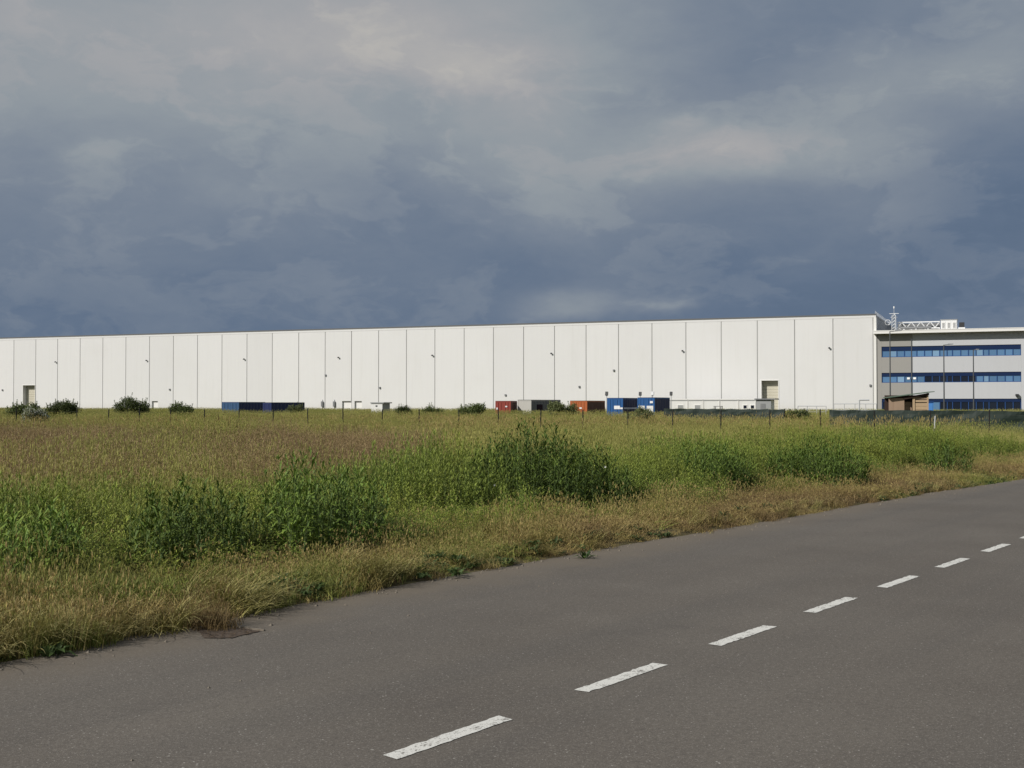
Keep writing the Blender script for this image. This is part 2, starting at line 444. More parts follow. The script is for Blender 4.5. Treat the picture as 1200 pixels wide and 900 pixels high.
def axis_lines(near0, near1, step, far0, far1, g=1.16):
    a = list(np.arange(near0, near1, step))
    lo, hi, s = a[0], a[-1], step
    left, right = [], []
    while lo > far0: s *= g; lo -= s; left.append(lo)
    s = step
    while hi < far1: s *= g; hi += s; right.append(hi)
    return left[::-1] + a + right
xs = axis_lines(-22, 34, 0.45, -3500, 3500); ys = axis_lines(-6, 52, 0.45, -1500, 5000)
v = [(x, y, height(x, y)) for y in ys for x in xs]
nx = len(xs)
f = [(j * nx + i, j * nx + i + 1, (j + 1) * nx + i + 1, (j + 1) * nx + i) for j in range(len(ys) - 1) for i in range(nx - 1)]
me = bpy.data.meshes.new('ground'); me.from_pydata(v, [], f); me.materials.append(MATS['soil'])
tag(link('ground', me), kind='structure')

def edge_off(l):
    """how far the broken road edge wanders"""
    return 0.10 * noise.noise((l * 0.45, 0.3, 0)) + 0.07 * noise.noise((l * 1.9, 2.3, 0)) + 0.03 * noise.noise((l * 6.1, 5.3, 0))
def edge_bend(l):
    return 0.30 * math.exp(-((l - 12.5) / 5.0) ** 2) - 0.55 * max(0.0, min(1.0, (l - 26) / 9))
ls = [-60 + k * 2 for k in range(32)] + [4 + 0.12 * k for k in range(300)] + [40 + 2.0 * k for k in range(1, 130)]
ns = [0, 0.03, 0.12, 0.3, 0.6, 1.0]
v = []; f = []
for l in ls:
    n0 = EDGE + edge_off(l) - edge_bend(l); n1 = NEAR + edge_off(l + 77)
    row = []
    for k in ns:
        n = n0 + (n1 - n0) * k
        z = 0.0 + 0.035 * (1 - ((n - CENTRE) / 4.2) ** 2) * 0
        row.append((n * NV[0] + l * U[0], n * NV[1] + l * U[1], z))
    v += row
    v.append((row[0][0] - 0.04 * NV[0], row[0][1] - 0.04 * NV[1], -0.09))
m_ = len(ns) + 1
for j in range(len(ls) - 1):
    for i in range(len(ns) - 1):
        f.append((j * m_ + i, j * m_ + i + 1, (j + 1) * m_ + i + 1, (j + 1) * m_ + i))
    f.append((j * m_ + m_ - 1, j * m_, (j + 1) * m_, (j + 1) * m_ + m_ - 1))
me = bpy.data.meshes.new('road'); me.from_pydata(v, [], f); me.materials.append(MATS['asphalt'])
road = tag(link('road', me), kind='structure')

# painted dashes, ends as read from the photograph
dash_me = None
d_first = along(*ground(522, 862)); d_last = along(*ground(1167, 642))
step = (d_last - d_first) / 6
for k in range(-4, 26):
    l = d_first + k * step
    rr = random.Random(k)
    ln, wd = 0.54, 0.062
    pts = []; NS = 26
    for i in range(NS + 1):
        for sd_ in (-1, 1):
            a = -ln + 2 * ln * i / NS + (rr.uniform(-.018, .018) if i in (0, NS) else 0)
            b = sd_ * wd + rr.gauss(0, .0032) + (.012 * sd_ * -1 if rr.random() < .06 else 0)
            n = CENTRE + b; q = l + a
            pts.append((n * NV[0] + q * U[0], n * NV[1] + q * U[1], 0.004))
    me = bpy.data.meshes.new('lane_dash')
    me.from_pydata(pts, [], [(2 * i, 2 * i + 2, 2 * i + 3, 2 * i + 1) for i in range(NS)]); me.materials.append(MATS['lane_paint'])
    link('lane_dash', me, road)

# ------------------------------------------------------------------ warehouse
WR = R(-22.2)
T = Vector((math.cos(WR), math.sin(WR), 0)); NRM = Vector((math.sin(WR), -math.cos(WR), 0))   # to the right, outwards
LP = Vector((-108.79, 261.73, 0))
def on_line(px, P=LP, T=T):
    k = ray(px, HY).x / ray(px, HY).y
    return (k * P.y - P.x) / (T.x - k * T.y)
CORNER = LP + T * on_line(1027)
def wx(px): return on_line(px, CORNER)
def wz(px, py, off=0.0):
    p = CORNER + T * wx(px) + NRM * off
    return at(px, py, p.y).z
WH = wz(1000, 368.3)
wh = thing('warehouse', 'long white windowless warehouse of tall panels behind the field', 'warehouse', CORNER, WR)
seams = [16, 41.7, 67.3, 93.7, 120.3, 147.3, 175, 203, 231.3, 260, 289.3, 319, 350, 381, 412, 443.7, 476.3, 509.7, 544, 578.3, 613.7,
         650, 687, 725, 764.3, 804.1, 845.5, 887.8, 931.6, 976.6]
sx = [wx(p) for p in seams] + [-0.45]
sx = [sx[0] - 6 * k for k in range(9, 0, -1)] + sx
XL = sx[0]
TOPW = WH - 0.62
box('wall_core', 'joint_grey', wh, XL, -0.2, 1.0, 45, 0, WH - 0.45)
for k in range(len(sx)): box('joint', 'joint_grey', wh, max(sx[k] - .072, XL), min(sx[k] + .072, -.15), .035, .2, .3, TOPW)
DOORS = [(wx(27), wx(41), wz(33, 451.5)), (wx(892.5), wx(912), wz(900, 446)), (wx(401), wx(411.5), wz(405, 470)), (wx(415.5), wx(424), wz(420, 470)),
         (wx(178), wx(185), wz(180, 470))]
unit = MB().box(0, 1, -0.02, 0.13, 0, 1).mesh('wall_panel'); unit.materials.append(MATS['white_cladding'])
for k in range(len(sx) - 1):
    a, b = sx[k] + 0.075, sx[k + 1] - 0.075
    cuts = sorted(d for d in DOORS if d[0] < b and d[1] > a)
    if not cuts:
        o = link('wall_panel', unit, wh, (a, 0, 0.3)); o.scale = (b - a, 1, TOPW - 0.3)
    else:
        mb = MB(); x = a
        for (d0, d1, dz) in cuts:
            if d0 > x + 0.02: mb.box(x, d0, -0.02, 0.13, 0.3, TOPW)
            mb.box(max(d0, a), min(d1, b), -0.02, 0.13, dz, TOPW); x = d1
        if x < b - 0.02: mb.box(x, b, -0.02, 0.13, 0.3, TOPW)
        mb.build('wall_panel', 'white_cladding', wh)
box('coping', 'white_cladding', wh, XL, 0.0, -0.045, 0.14, TOPW, WH - 0.22)
box('roof_edge', 'roof_edge', wh, XL - .1, 0.06, -0.10, 0.3, WH - 0.217, WH)
box('plinth', 'site_grey', wh, XL, 0.0, -0.06, 0.14, 0, 0.3)
box('corner_trim', 'white_trim', wh, -0.37, 0.05, -0.06, 0.3, 0.302, TOPW - 0.003)
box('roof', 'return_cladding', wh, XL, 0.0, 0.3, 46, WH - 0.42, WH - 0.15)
ret = MB()
for k in range(46):
    y0 = 0.32 + k
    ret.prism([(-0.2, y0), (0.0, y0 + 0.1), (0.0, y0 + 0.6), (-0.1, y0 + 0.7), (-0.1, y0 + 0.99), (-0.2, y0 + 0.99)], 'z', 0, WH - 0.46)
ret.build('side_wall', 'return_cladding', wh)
for (d0, d1, dz), big in zip(DOORS, (1, 1, 0, 0, 0)):
    dep = 0.95 if big else 0.35
    fr = MB()
    fr.box(d0 - .14, d0, .135, 1.0, 0, dz + .14).box(d1, d1 + .14, .135, 1.0, 0, dz + .14).box(d0, d1, .135, 1.0, dz, dz + .14)
    fr.build('door_reveal', 'site_white', wh)
    if big:
        sr = MB()
        sr.box(d0 - .12, d0, -0.07, -0.023, 0, dz + .12).box(d1, d1 + .12, -0.07, -0.023, 0, dz + .12).box(d0, d1, -0.07, -0.023, dz, dz + .12)
        sr.build('door_surround', 'white_trim', wh)
        nsl = 12
        for i in range(nsl):
            z0 = dz * i / nsl; z1 = dz * (i + 1) / nsl
            MB().prism([(dep, z0), (dep - .05, z0 + .03), (dep - .05, z1 - .03), (dep, z1 - .002)], 'x', d0 + .003, d1 - .003).build('door_slat', 'roller_door', wh)
    else:
        box('door', 'white_trim', wh, d0 + .01, d1 - .01, dep - .06, dep, 0, dz - .01)

# ------------------------------------------------------------------ office block
OFF = 0.10     # its face stands this far behind the warehouse face
of = thing('office_building', 'grey three storey office block with blue window bands beside the warehouse', 'building', CORNER, WR)
OZ = wz(1030, 391.5)        # underside of the roof slab
X1 = wx(1200) + 11
box('wall_core', 'silver_cladding', of, 0.1, X1, 0.45, 16, 0, OZ - 0.01)
bands = [(wz(1115, 404.8), wz(1115, 410.0), wz(1115, 417.6)), (wz(1115, 436.2), wz(1115, 440.6), wz(1115, 448.0)), (wz(1115, 467.2), wz(1115, 471.0), 0.55)]
bx0, bx1 = wx(1033.3), wx(1197)
xt = wx(1069.5)
def wallpiece(x0, x1, z0, z1):
    if x0 < xt < x1:
        box('wall_cladding', 'taupe_cladding', of, x0, xt - .02, OFF, 0.448, z0, z1)
        box('wall_cladding', 'silver_cladding', of, xt + .02, x1, OFF, 0.448, z0, z1)
    else:
        box('wall_cladding', 'taupe_cladding' if x1 <= xt else 'silver_cladding', of, x0, x1, OFF, 0.448, z0, z1)
wallpiece(0.1, bx0 - .005, 0, OZ); wallpiece(bx1 + .005, X1, 0, OZ)
zs = [OZ] + [q for b in bands for q in (b[0], b[2])] + [0]
for k in range(0, 8, 2):
    z1, z0 = zs[k], zs[k + 1]
    if k == 6: z1, z0 = bands[2][2], 0
    if z1 - z0 < 1.0 or k in (0,):
        wallpiece(bx0, bx1, z0, z1)
    else:   # cladding in three plates between the downpipes
        for a, b in ((bx0, xt - .02), (xt + .02, wx(1106.5) - .03), (wx(1106.5) + .03, wx(1141) - .03), (wx(1141) + .03, bx1)):
            wallpiece(a, b, z0, z1)
pw = [1033.3, 1043, 1051, 1060, 1068, 1074.5, 1083.5, 1092.5, 1101.3, 1110, 1116.3, 1126, 1135, 1144, 1152.5, 1159, 1168.5, 1178, 1187.3, 1197]
for r, (z2, z1, z0) in enumerate(bands):
    wb = box('window_band', 'navy_spandrel', of, bx0 + .003, bx1 - .003, OFF + .10, 0.43, z1, z2 - .003)
    fm = MB()
    fm.box(bx0 + .005, bx1 - .005, OFF + .08, 0.42, z0 + .003, z0 + .09)
    for p in pw:
        x = min(max(wx(p), bx0 + .06), bx1 - .06)
        fm.box(x - .055, x + .055, OFF + .09, 0.42, z0 + .093, z1 - .003)
    fm.build('window_frame', 'blue_frame', wb)
    for k in range(len(pw) - 1):
        dark = (r == 1 and 6 <= k <= 12) or (r == 2 and k != 7 and k != 5)
        x0, x1 = max(wx(pw[k]), bx0 + .06) + .057, min(wx(pw[k + 1]), bx1 - .06) - .057
        g = box('pane', 'glass_dark' if dark else ('glass_pale' if (k * 7 + r * 5) % 6 == 1 else 'glass_blue'), wb, x0, x1, OFF + .17, OFF + .20, z0 + .092, z1 - .004)
        g.rotation_euler = (0, 0, 0)
# roof slab with its white fascia
sl = box('roof_slab', 'white_trim', of, -0.35, X1 + .6, -1.15, 16.5, OZ, OZ + 0.42)
box('roof_coping', 'white_trim', of, -0.38, X1 + .64, -1.19, 16.5, OZ + 0.423, OZ + 0.52)
for p in (1043.2, 1068.6):
    pass
for px, py in ((1192, 463),):
    cm = MB(); x = wx(px); z = wz(px, py)
    cm.box(x - .25, x + .25, OFF - .45, OFF - .1, z - .16, z + .16).bar((x, OFF - .15, z), (x, OFF + .05, z + .1), .05)
    cm.build('security_camera', 'dark_metal', of)
cm = MB(); x, z = wx(1115), wz(1115, 393)
cm.box(x - .15, x + .15, OFF - .3, OFF - .003, OZ - .5, OZ - .28); cm.build('wall_light', 'galvanised', of)

# things on the walls of the warehouse: floodlights and small boxes
def floodlight(px, py, label, s=1.0):
    x, z = wx(px), wz(px, py)
    p = CORNER + T * x
    t = thing('wall_floodlight', label, 'floodlight', (p.x, p.y, z), WR, 'floodlights high on the warehouse wall')
    t.scale = (.62, .62, .62)
    MB().box(-.09, .09, -.04, -.028, -.16, .16).build('wall_plate', 'grey_metal', t)
    MB().bar((0, -.03, 0), (0, -.34, .10), .035).build('bracket', 'grey_metal', t)
    MB().prism([(-.30, .17), (-.56, .04), (-.51, -.24), (-.30, -.13)], 'x', -.22 * s, .22 * s).build('lamp_head', 'dark_metal', t)
    MB().prism([(-.564, .03), (-.574, .03), (-.522, -.23), (-.512, -.23)], 'x', -.19 * s, .19 * s).build('lamp_glass', 'glass_dark', t)
fl = [(65.3, 424, 'dark floodlight on warehouse wall, above and right of the leftmost door'), (172, 422.3, 'dark floodlight on warehouse wall, above the smallest single door'),
      (286.3, 420.7, 'dark floodlight on warehouse wall above the low navy containers'), (397, 418.8, 'dark floodlight on warehouse wall above the pair of small doors'),
      (507, 416.3, 'dark floodlight on warehouse wall, above the gap right of the white hut'), (646.5, 414, 'dark floodlight on warehouse wall above the pale site cabin'),
      (800.2, 411, 'dark floodlight on warehouse wall above the row of white site cabins'), (972.3, 407.6, 'dark floodlight on warehouse wall nearest the office block')]
for a in fl: floodlight(*a)
def wallbox(px, py, label, s=1.0):
    x, z = wx(px), wz(px, py)
    p = CORNER + T * x
    t = thing('wall_box', label, 'wall fitting', (p.x, p.y, z), WR, 'small fittings on the warehouse wall')
    MB().box(-.13 * s, .13 * s, -.20, -.022, -.12 * s, .12 * s).build('housing', 'grey_metal', t)
    MB().prism([(-.22, .12 * s + .04), (-.022, .12 * s + .10), (-.022, .12 * s + .003), (-.22, .12 * s + .003)], 'x', -.16 * s, .16 * s).build('hood', 'grey_metal', t)
for a in [(3, 457.3, 'small grey wall fitting at the far left edge of the warehouse'), (199, 456.7, 'small grey wall fitting right of the smallest single door'),
          (381.6, 440, 'small grey wall fitting above left of the paired doors'), (445.3, 454.7, 'small grey wall fitting above the white hut with flat roof'),
          (592.5, 463.3, 'small grey wall fitting above the red container'), (679, 453.5, 'small grey wall fitting above the orange container'),
          (719.5, 434.4, 'small grey wall fitting high above the blue container with white print'), (1020, 452, 'small grey wall fitting near the corner by the office block')]: wallbox(*a)
for px, lab in ((378, 'low grey meter box, left of two beside the paired doors'), (392, 'taller grey meter box just left of the paired doors')):
    x = wx(px); z = wz(px, 471); p = CORNER + T * x
    t = thing('meter_box', lab, 'meter box', (p.x, p.y, 0), WR, 'meter boxes on the warehouse wall')
    MB().box(-.2, .2, -.3, -.022, z - 0.9, z + .1).build('cabinet', 'grey_metal', t)
    MB().box(-.05, .05, -.12, -.023, z + .1, z + .45).build('conduit', 'galvanised', t)
    MB().box(-.05, .05, -.12, -.023, 0.0, z - .9).build('conduit', 'galvanised', t)

# ------------------------------------------------------------------ roof gear on the office
RZ = OZ + 0.52
def local(px, back): return wx(px) * (1 + back / 190.0) + back * math.tan(R(6))
def rx(px, back):
    """place along the facade seen at this column, this far behind it"""
    P = CORNER - NRM * back
    return on_line(px, P)
def rz(px, py, back):
    P = CORNER - NRM * back
    p = P + T * on_line(px, P)
    return at(px, py, p.y).z
def rp(px, back): 
    P = CORNER - NRM * back
    return P + T * on_line(px, P)
B = 6.0
p = rp(1052, B); L_ = rx(1102, B) - rx(1052, B); H_ = rz(1075, 376.8, B)
fr = thing('roof_truss', 'white zigzag steel truss standing on the office roof', 'truss', (p.x, p.y, RZ), WR)
h = H_ - RZ
MB().box(0, L_, -.09, .09, h - .18, h).build('top_chord', 'unit_white', fr)
MB().box(0, L_, -.09, .09, .55, .72).build('bottom_chord', 'unit_white', fr)
nd = 9
for k in range(nd):
    x0 = L_ * k / nd; x1 = L_ * (k + 1) / nd
    a, b = ((x0, 0, .7), (x1, 0, h - .1)) if k % 2 == 0 else ((x0, 0, h - .1), (x1, 0, .7))
    MB().bar(a, b, .08, 4).build('diagonal', 'unit_white', fr)
for x in (0.1, L_ * .33, L_ * .66, L_ - .1):
    MB().box(x - .1, x + .1, -.1, .1, 0, .548).build('foot', 'galvanised', fr)
MB().box(0, L_, 0.8, 1.2, .2, h - .25).build('back_panel', 'grey_metal', fr)
pd = rp(1056, 3.0); e = rx(1092, 3.0) - rx(1056, 3.0)
duct = thing('roof_duct', 'long dark pipe lying in front of the white roof truss', 'pipe', (pd.x, pd.y, RZ), WR)
MB().bar((0, 0, .55), (e, 0, .55), .22, 10).build('pipe', 'grey_metal', duct)
for x in (0.5, e / 2, e - .5): MB().box(x - .12, x + .12, -.2, .2, 0, .4).build('support', 'galvanised', duct)
pa = rp(1103, 4.0); e = rx(1122, 4.0) - rx(1103, 4.0); h = rz(1112, 374.2, 4.0) - RZ
ah = thing('air_handling_unit', 'boxy white air handling unit on the office roof', 'ventilation unit', (pa.x, pa.y, RZ), WR)
MB().box(0, e, 0, 2.2, .15, h - .1).build('casing', 'unit_white', ah)
MB().box(-.08, e + .08, -.08, 2.28, h - .097, h).build('lid', 'site_grey', ah)
MB().box(.05, e - .05, .1, 2.1, 0, .147).build('base_frame', 'grey_metal', ah)
for k in range(3):
    x0 = e * (k + .12) / 3; x1 = e * (k + .88) / 3
    MB().box(x0, x1, -.05, -.003, .35, h - .35).build('access_panel', 'site_white', ah)
    g = MB()
    for q in range(5):
        z = .5 + q * (h - 1.0) / 5
        g.box(x0 + .12, x1 - .12, -.09, -.053, z, z + .07)
    g.build('louvre', 'grey_metal', ah)
ps = rp(1123.5, 3.0); e = rx(1131.5, 3.0) - rx(1123.5, 3.0)
hk = thing('roof_hatch', 'open dark roof hatch on white kerb beside the ventilation unit', 'roof hatch', (ps.x, ps.y, RZ), WR)
MB().box(0, e, 0, 1.2, 0, .45).build('kerb', 'unit_white', hk)
MB().prism([(0.15, .46), (0.25, .46), (.85, 1.25), (.75, 1.30)], 'x', 0.12, e - .1).build('lid', 'rubber_black', hk)
# lattice mast with aerials
pm = rp(1048.2, 5.0); hm = rz(1048, 359.0, 5.0) - RZ
ms = thing('aerial_mast', 'white lattice aerial mast on roof at the corner of the warehouse', 'mast', (pm.x, pm.y, RZ), WR)
g = MB()
for (a, b) in ((-.35, -.3), (.35, -.3), (0, .35)): g.bar((a, b, 0), (a * .8, b * .8, hm * .66), .06, 5)
g.bar((0, 0, hm * .6), (0, 0, hm * .92), .035, 5); g.build('mast_leg', 'galvanised', ms)
g = MB()
for k in range(6):
    z0, z1 = hm * .72 * k / 6, hm * .72 * (k + 1) / 6
    g.bar((-.33, -.28, z0), (.31, -.27, z1), .035, 4).bar((.33, -.28, z0), (0, .3, z1), .035, 4).bar((0, .3, z0), (-.31, -.27, z1), .035, 4)
g.build('lattice_brace', 'unit_white', ms)
MB().bar((-.75, 0, hm * .72), (.75, 0, hm * .72), .05, 5).bar((-.55, 0, hm * .58), (.55, 0, hm * .58), .04, 5).build('crossarm', 'unit_white', ms)
g = MB()
for k in range(14):
    a0, a1 = 2 * math.pi * k / 14, 2 * math.pi * (k + 1) / 14
    g.bar((-.95 + .42 * math.cos(a0), -.35, hm * .38 + .42 * math.sin(a0)), (-.95 + .42 * math.cos(a1), -.35, hm * .38 + .42 * math.sin(a1)), .06, 4)
g.bar((-.95, -.3, hm * .38), (-.3, -.25, hm * .38), .04, 4); g.build('dish_ring', 'unit_white', ms)
MB().bar((0, 0, hm * .92), (0, 0, hm), .10, 6).build('beacon', 'lamp_lens', ms)
# railing along the side of the warehouse roof
rl = thing('roof_railing', 'white guard railing along the warehouse roof edge above the office', 'railing', CORNER + Vector((0, 0, WH)), WR)
for k in range(15):
    MB().bar((-.15, .6 + 2.0 * k, -.15), (-.15, .6 + 2.0 * k, .45), .03, 5).build('post', 'unit_white', rl)
for z in (.2, .45): MB().bar((-.15, .6, z), (-.15, 28.6, z), .022, 5).build('rail', 'unit_white', rl)

# ------------------------------------------------------------------ lamp posts
def lamp_post(px, top, dist, arm, label, twin=False):
    b = at(px, HY, dist); z = at(px, top, dist).z
    t = thing('lamp_post', label, 'lamp post', (b.x, b.y, 0), WR, 'lamp posts in front of the office')
    MB().bar((0, 0, 0), (0, 0, z), .11, 8, .07).build('pole', 'lamp_pole', t)
    MB().bar((0, 0, 0), (0, 0, .9), .15, 8).build('base', 'lamp_pole', t)
    if arm:
        MB().bar((0, 0, z - .05), (arm * .75, 0, z + .05), .05, 6).build('arm', 'lamp_pole', t)
        MB().prism([(arm * .55, z - .03), (arm * 1.25, z + .03), (arm * 1.25, z + .12), (arm * .55, z + .14)], 'y', -.15, .15).build('lamp_head', 'grey_metal', t)
    if twin:
        zt = at(px, 443.6, dist).z
        MB().bar((-.5, -.1, zt - .05), (.5, -.1, zt - .05), .04, 5).build('crossarm', 'lamp_pole', t)
        for s in (-1, 1):
            MB().prism([(-.12, .2), (-.35, .16), (-.42, -.12), (-.12, -.16)], 'x', s * .42 - .2, s * .42 + .2).build('floodlight', 'grey_metal', t).location.z = zt
            MB().prism([(-.353, .16), (-.373, .16), (-.443, -.12), (-.423, -.12)], 'x', s * .42 - .18, s * .42 + .18).build('lens', 'lamp_lens', t).location.z = zt
    return t
lamp_post(1043.3, 388.3, 172, 1.3, 'tall dark lamp post nearest the warehouse corner, arm to the right')
lamp_post(1068.6, 397, 170, 0, 'dark pole with twin white floodlights halfway up, behind the wooden shed', True)
lamp_post(1106.4, 404, 167, 1.0, 'dark lamp post before the middle of the office window bands')
lamp_post(1141, 410, 166, 0.6, 'dark lamp post farthest from the warehouse, before the office')

# ------------------------------------------------------------------ containers and cabins
def boxcar(name, label, cat, corner_px, Y, left_px, right_px, yaw, top, m_end, m_side, m_roof, group=None, kind='container', flip=False):
    """box with its near bottom corner at corner_px; end runs left, side runs right, turned by yaw"""
    c = at(corner_px, HY, Y); zt = at(corner_px, top, Y).z
    t = thing(name, label, cat, (c.x, c.y, 0), yaw, group)
    end_w = on_line(left_px, c, Vector((-math.cos(yaw), -math.sin(yaw), 0))); side_w = on_line(right_px, c, Vector((-math.sin(yaw), math.cos(yaw), 0)))
    # local: -x along the end (left), +y along the side (back right)
    z0 = 0.16
    def corr(n, a0, a1, axis, off, sgn):
        g = MB(); st = (a1 - a0) / n
        for i in range(n):
            u = a0 + i * st
            poly = [(u, off), (u + st * .25, off + sgn * .05), (u + st * .6, off + sgn * .05), (u + st * .85, off), (u + st, off), (u + st, off - sgn * .05), (u, off - sgn * .05)]
            g.prism(poly if axis == 'x' else [(q, p_) for p_, q in poly], 'z', z0 + .12, zt - .12)
        return g
    e, s = end_w, side_w
    corr(max(6, int(s / .55)), .12, s - .12, 'y', -.06, 1).build('side_wall', m_side, t)
    MB().box(-e + .06, -.115, .055, s - .06, z0 + .05, zt - .08).build('body', m_side, t)
    g = MB()
    for (x, y) in ((-.11, 0), (-e, 0), (-.11, s - .12), (-e, s - .12)): g.box(x, x + .11, y, y + .12, z0, zt)
    g.build('corner_post', m_end, t)
    g = MB()
    for z in (z0, zt - .117):
        g.box(-.10, -.01, .122, s - .122, z, z + .114).box(-e + .112, -.112, .005, .10, z, z + .114)
    g.build('rail', m_end, t)
    MB().box(-e + .01, -.015, .01, s - .01, zt, zt + .06).build('roof', m_roof, t)
    MB().box(-e + .1, -.1, .1, s - .1, 0, z0 - .002).build('sleeper', 'dark_metal', t)
    if kind == 'container':
        for a in (-e + .115, -e / 2 + .01):
            w_ = e / 2 - .125
            d = MB().box(a, a + w_, .02, .052, z0 + .12, zt - .12).build('door', m_end, t)
            g = MB()
            for q in (.3, .7): g.bar((a + w_ * q, -.01, z0 + .14), (a + w_ * q, -.01, zt - .14), .025, 5)
            g.build('lock_rod', m_end, d)
    else:
        MB().box(-e + .115, -.115, .02, .052, z0 + .12, zt - .12).build('end_wall', m_end, t)
    return t, zt, z0
cg = 'containers along the warehouse wall'
YAW = R(-22)
def pbox(t, name, mat, *b): return MB().box(*b).build(name, mat, t)
# navy pair, far left
t, zt, z0 = boxcar('shipping_container', 'low navy container with a lighter blue end, leftmost of the containers', 'container', 280, 172, 260, 311, R(-45), 471.6, 'dull_blue', 'navy_and_shaded_blue', 'navy_and_shaded_blue', cg)
t, zt, z0 = boxcar('shipping_container', 'dark navy container half hidden by scrub, second from the left', 'container', 318, 166, 308, 357, R(-48), 472.0, 'navy_and_shaded_blue', 'navy_and_shaded_blue', 'dark_metal', cg)
t, zt, z0 = boxcar('shipping_container', 'red shipping container with a small white plate, beside the pale cabin', 'container', 598.5, 150, 580.5, 606, R(-14), 470.3, 'red_steel', 'shaded_red', 'shaded_red', cg)
pbox(t, 'plate', 'print_white', -1.86, -1.68, -.03, -.013, 1.25, 1.5)
pbox(t, 'plate', 'print_white', -.7, -.45, -.03, -.013, 1.55, 1.72)
t, zt, z0 = boxcar('site_cabin', 'pale site cabin with a dark flat roof between red and orange containers', 'cabin', 622.5, 150, 606.5, 657, R(-40), 469.0, 'cabin_pale', 'shaded_cabin_side', 'dark_metal', None, 'cabin')
for a in (1.2, 3.4, 5.6): pbox(t, 'window', 'glass_dark', -.06, .012, a, a + 1.1, 1.2, 1.9)
t, zt, z0 = boxcar('shipping_container', 'orange shipping container with its shaded side in dark red, left of the blue containers', 'container', 688, 148, 668, 709, R(-24), 470.0, 'orange_steel', 'shaded_red', 'shaded_red', cg)
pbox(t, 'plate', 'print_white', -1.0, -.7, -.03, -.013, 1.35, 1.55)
t, zt, z0 = boxcar('shipping_container', 'bright blue container with a white printed stripe, left of two blue ones', 'container', 730, 140, 711.5, 747, R(-26), 466.8, 'blue_steel', 'navy_and_shaded_blue', 'navy_and_shaded_blue', cg)
pbox(t, 'print', 'print_white', -1.1, -.35, -.03, -.013, 1.35, 1.75)
pbox(t, 'print', 'print_white', -.34, -.02, -.03, -.013, 1.35, 1.55)
pbox(t, 'print', 'print_white', .055, .068, .1, 4.6, 1.35, 1.55)
t, zt, z0 = boxcar('shipping_container', 'blue container with two white panels, right of two blue ones', 'container', 767, 138, 747, 785, R(-28), 466.3, 'blue_steel', 'navy_and_shaded_blue', 'navy_and_shaded_blue', cg)
for a in (-2.0, -.95): pbox(t, 'white_panel', 'site_white', a, a + .8, -.035, -.013, .95, 1.75)
pbox(t, 'print', 'print_white', -.55, -.2, -.03, -.013, 2.05, 2.3)

# floodlights on poles near the blue containers
for px, py, Y, lab, m in ((711, 461.2, 150, 'white pole with dark floodlight left of the blue containers', 'dark_metal'), (750.3, 461.4, 158, 'dark square floodlight on pole behind the blue containers', 'dark_metal'),
                    (764.8, 461, 158, 'grey floodlight on pole behind the blue containers', 'galvanised'), (786.5, 461.2, 158, 'tilted dark floodlight on pole right of the blue containers', 'dark_metal')):
    b = at(px, HY, Y); z = at(px, py, Y).z
    t = thing('site_floodlight', lab, 'floodlight', (b.x, b.y, 0), WR, 'floodlights on poles by the containers')
    MB().bar((0, 0, 0), (0, 0, z - .2), .05, 6).build('pole', 'galvanised', t)
    MB().bar((-.16, 0, z - .25), (.16, 0, z - .25), .03, 5).build('bracket', 'galvanised', t)
    MB().prism([(-.16, -.22), (.06, -.24), (.14, .22), (-.07, .25)], 'x', -.17, .17).build('lamp_head', m, t).location.z = z

# row of white cabins against the wall
pc = CORNER + T * wx(785) + NRM * 6
zc = at(835, 467.4, (CORNER + T * wx(835) + NRM * 6).y).z
cl = on_line(886, CORNER + NRM * 6) - on_line(785, CORNER + NRM * 6)
P0 = CORNER + NRM * 6; P0 = P0 + T * on_line(785, P0)
edges = [0, .215, .395, .585, .80, 1.0]
labs = ['white site cabin next to the blue containers, with a grey low window', 'white site cabin with a grey window, second in the white row', 'white site cabin behind a small dark crate, middle of the white row',
        'plain white site cabin, fourth in the white row', 'white site cabin with two small square dark windows by the grey hut']
for k in range(5):
    a, b = edges[k] * cl, edges[k + 1] * cl
    q = P0 + T * a
    t = thing('white_cabin', labs[k], 'cabin', (q.x, q.y, 0), WR, 'row of white site cabins')
    L2 = b - a - .06
    pbox(t, 'wall', 'site_white', 0, L2, 0, 2.4, .2, zc - .14)
    pbox(t, 'roof', 'white_trim', -.02, L2 + .02, -.12, 2.5, zc - .137, zc)
    pbox(t, 'gutter', 'galvanised', 0.0, L2, -.10, -.003, zc - .26, zc - .14)
    pbox(t, 'skirt', 'site_grey', .05, L2 - .05, .05, 2.3, 0, .197)
    for x in (0, L2 - .1): pbox(t, 'corner_post', 'white_trim', x, x + .1, -.05, -.003, .2, zc - .263)
    if k in (0, 1):
        f_ = pbox(t, 'window_frame', 'white_trim', L2 * .42, L2 * .42 + 1.1, -.06, -.003, .9, 1.85)
        pbox(f_, 'pane', 'site_grey', L2 * .42 + .1, L2 * .42 + 1.0, -.075, -.063, 1.0, 1.75)
    if k == 4:
        for x in (.7, 1.9):
            f_ = pbox(t, 'window_frame', 'white_trim', x, x + .8, -.06, -.003, 1.05, 1.85)
            pbox(f_, 'pane', 'glass_dark', x + .14, x + .66, -.075, -.063, 1.2, 1.72)
pq = at(836.5, HY, 150)
t = thing('crate', 'small dark open crate before the middle white cabin', 'crate', (pq.x, pq.y, 0), WR)
for x in (0, .85): pbox(t, 'post', 'dark_metal', x, x + .07, 0, .07, 0, 1.62); pbox(t, 'post', 'dark_metal', x, x + .07, .8, .87, 0, 1.62)
pbox(t, 'top', 'grey_metal', -.03, .95, -.03, .9, 1.623, 1.70); pbox(t, 'shelf', 'grey_metal', .08, .84, .08, .79, .8, .86)

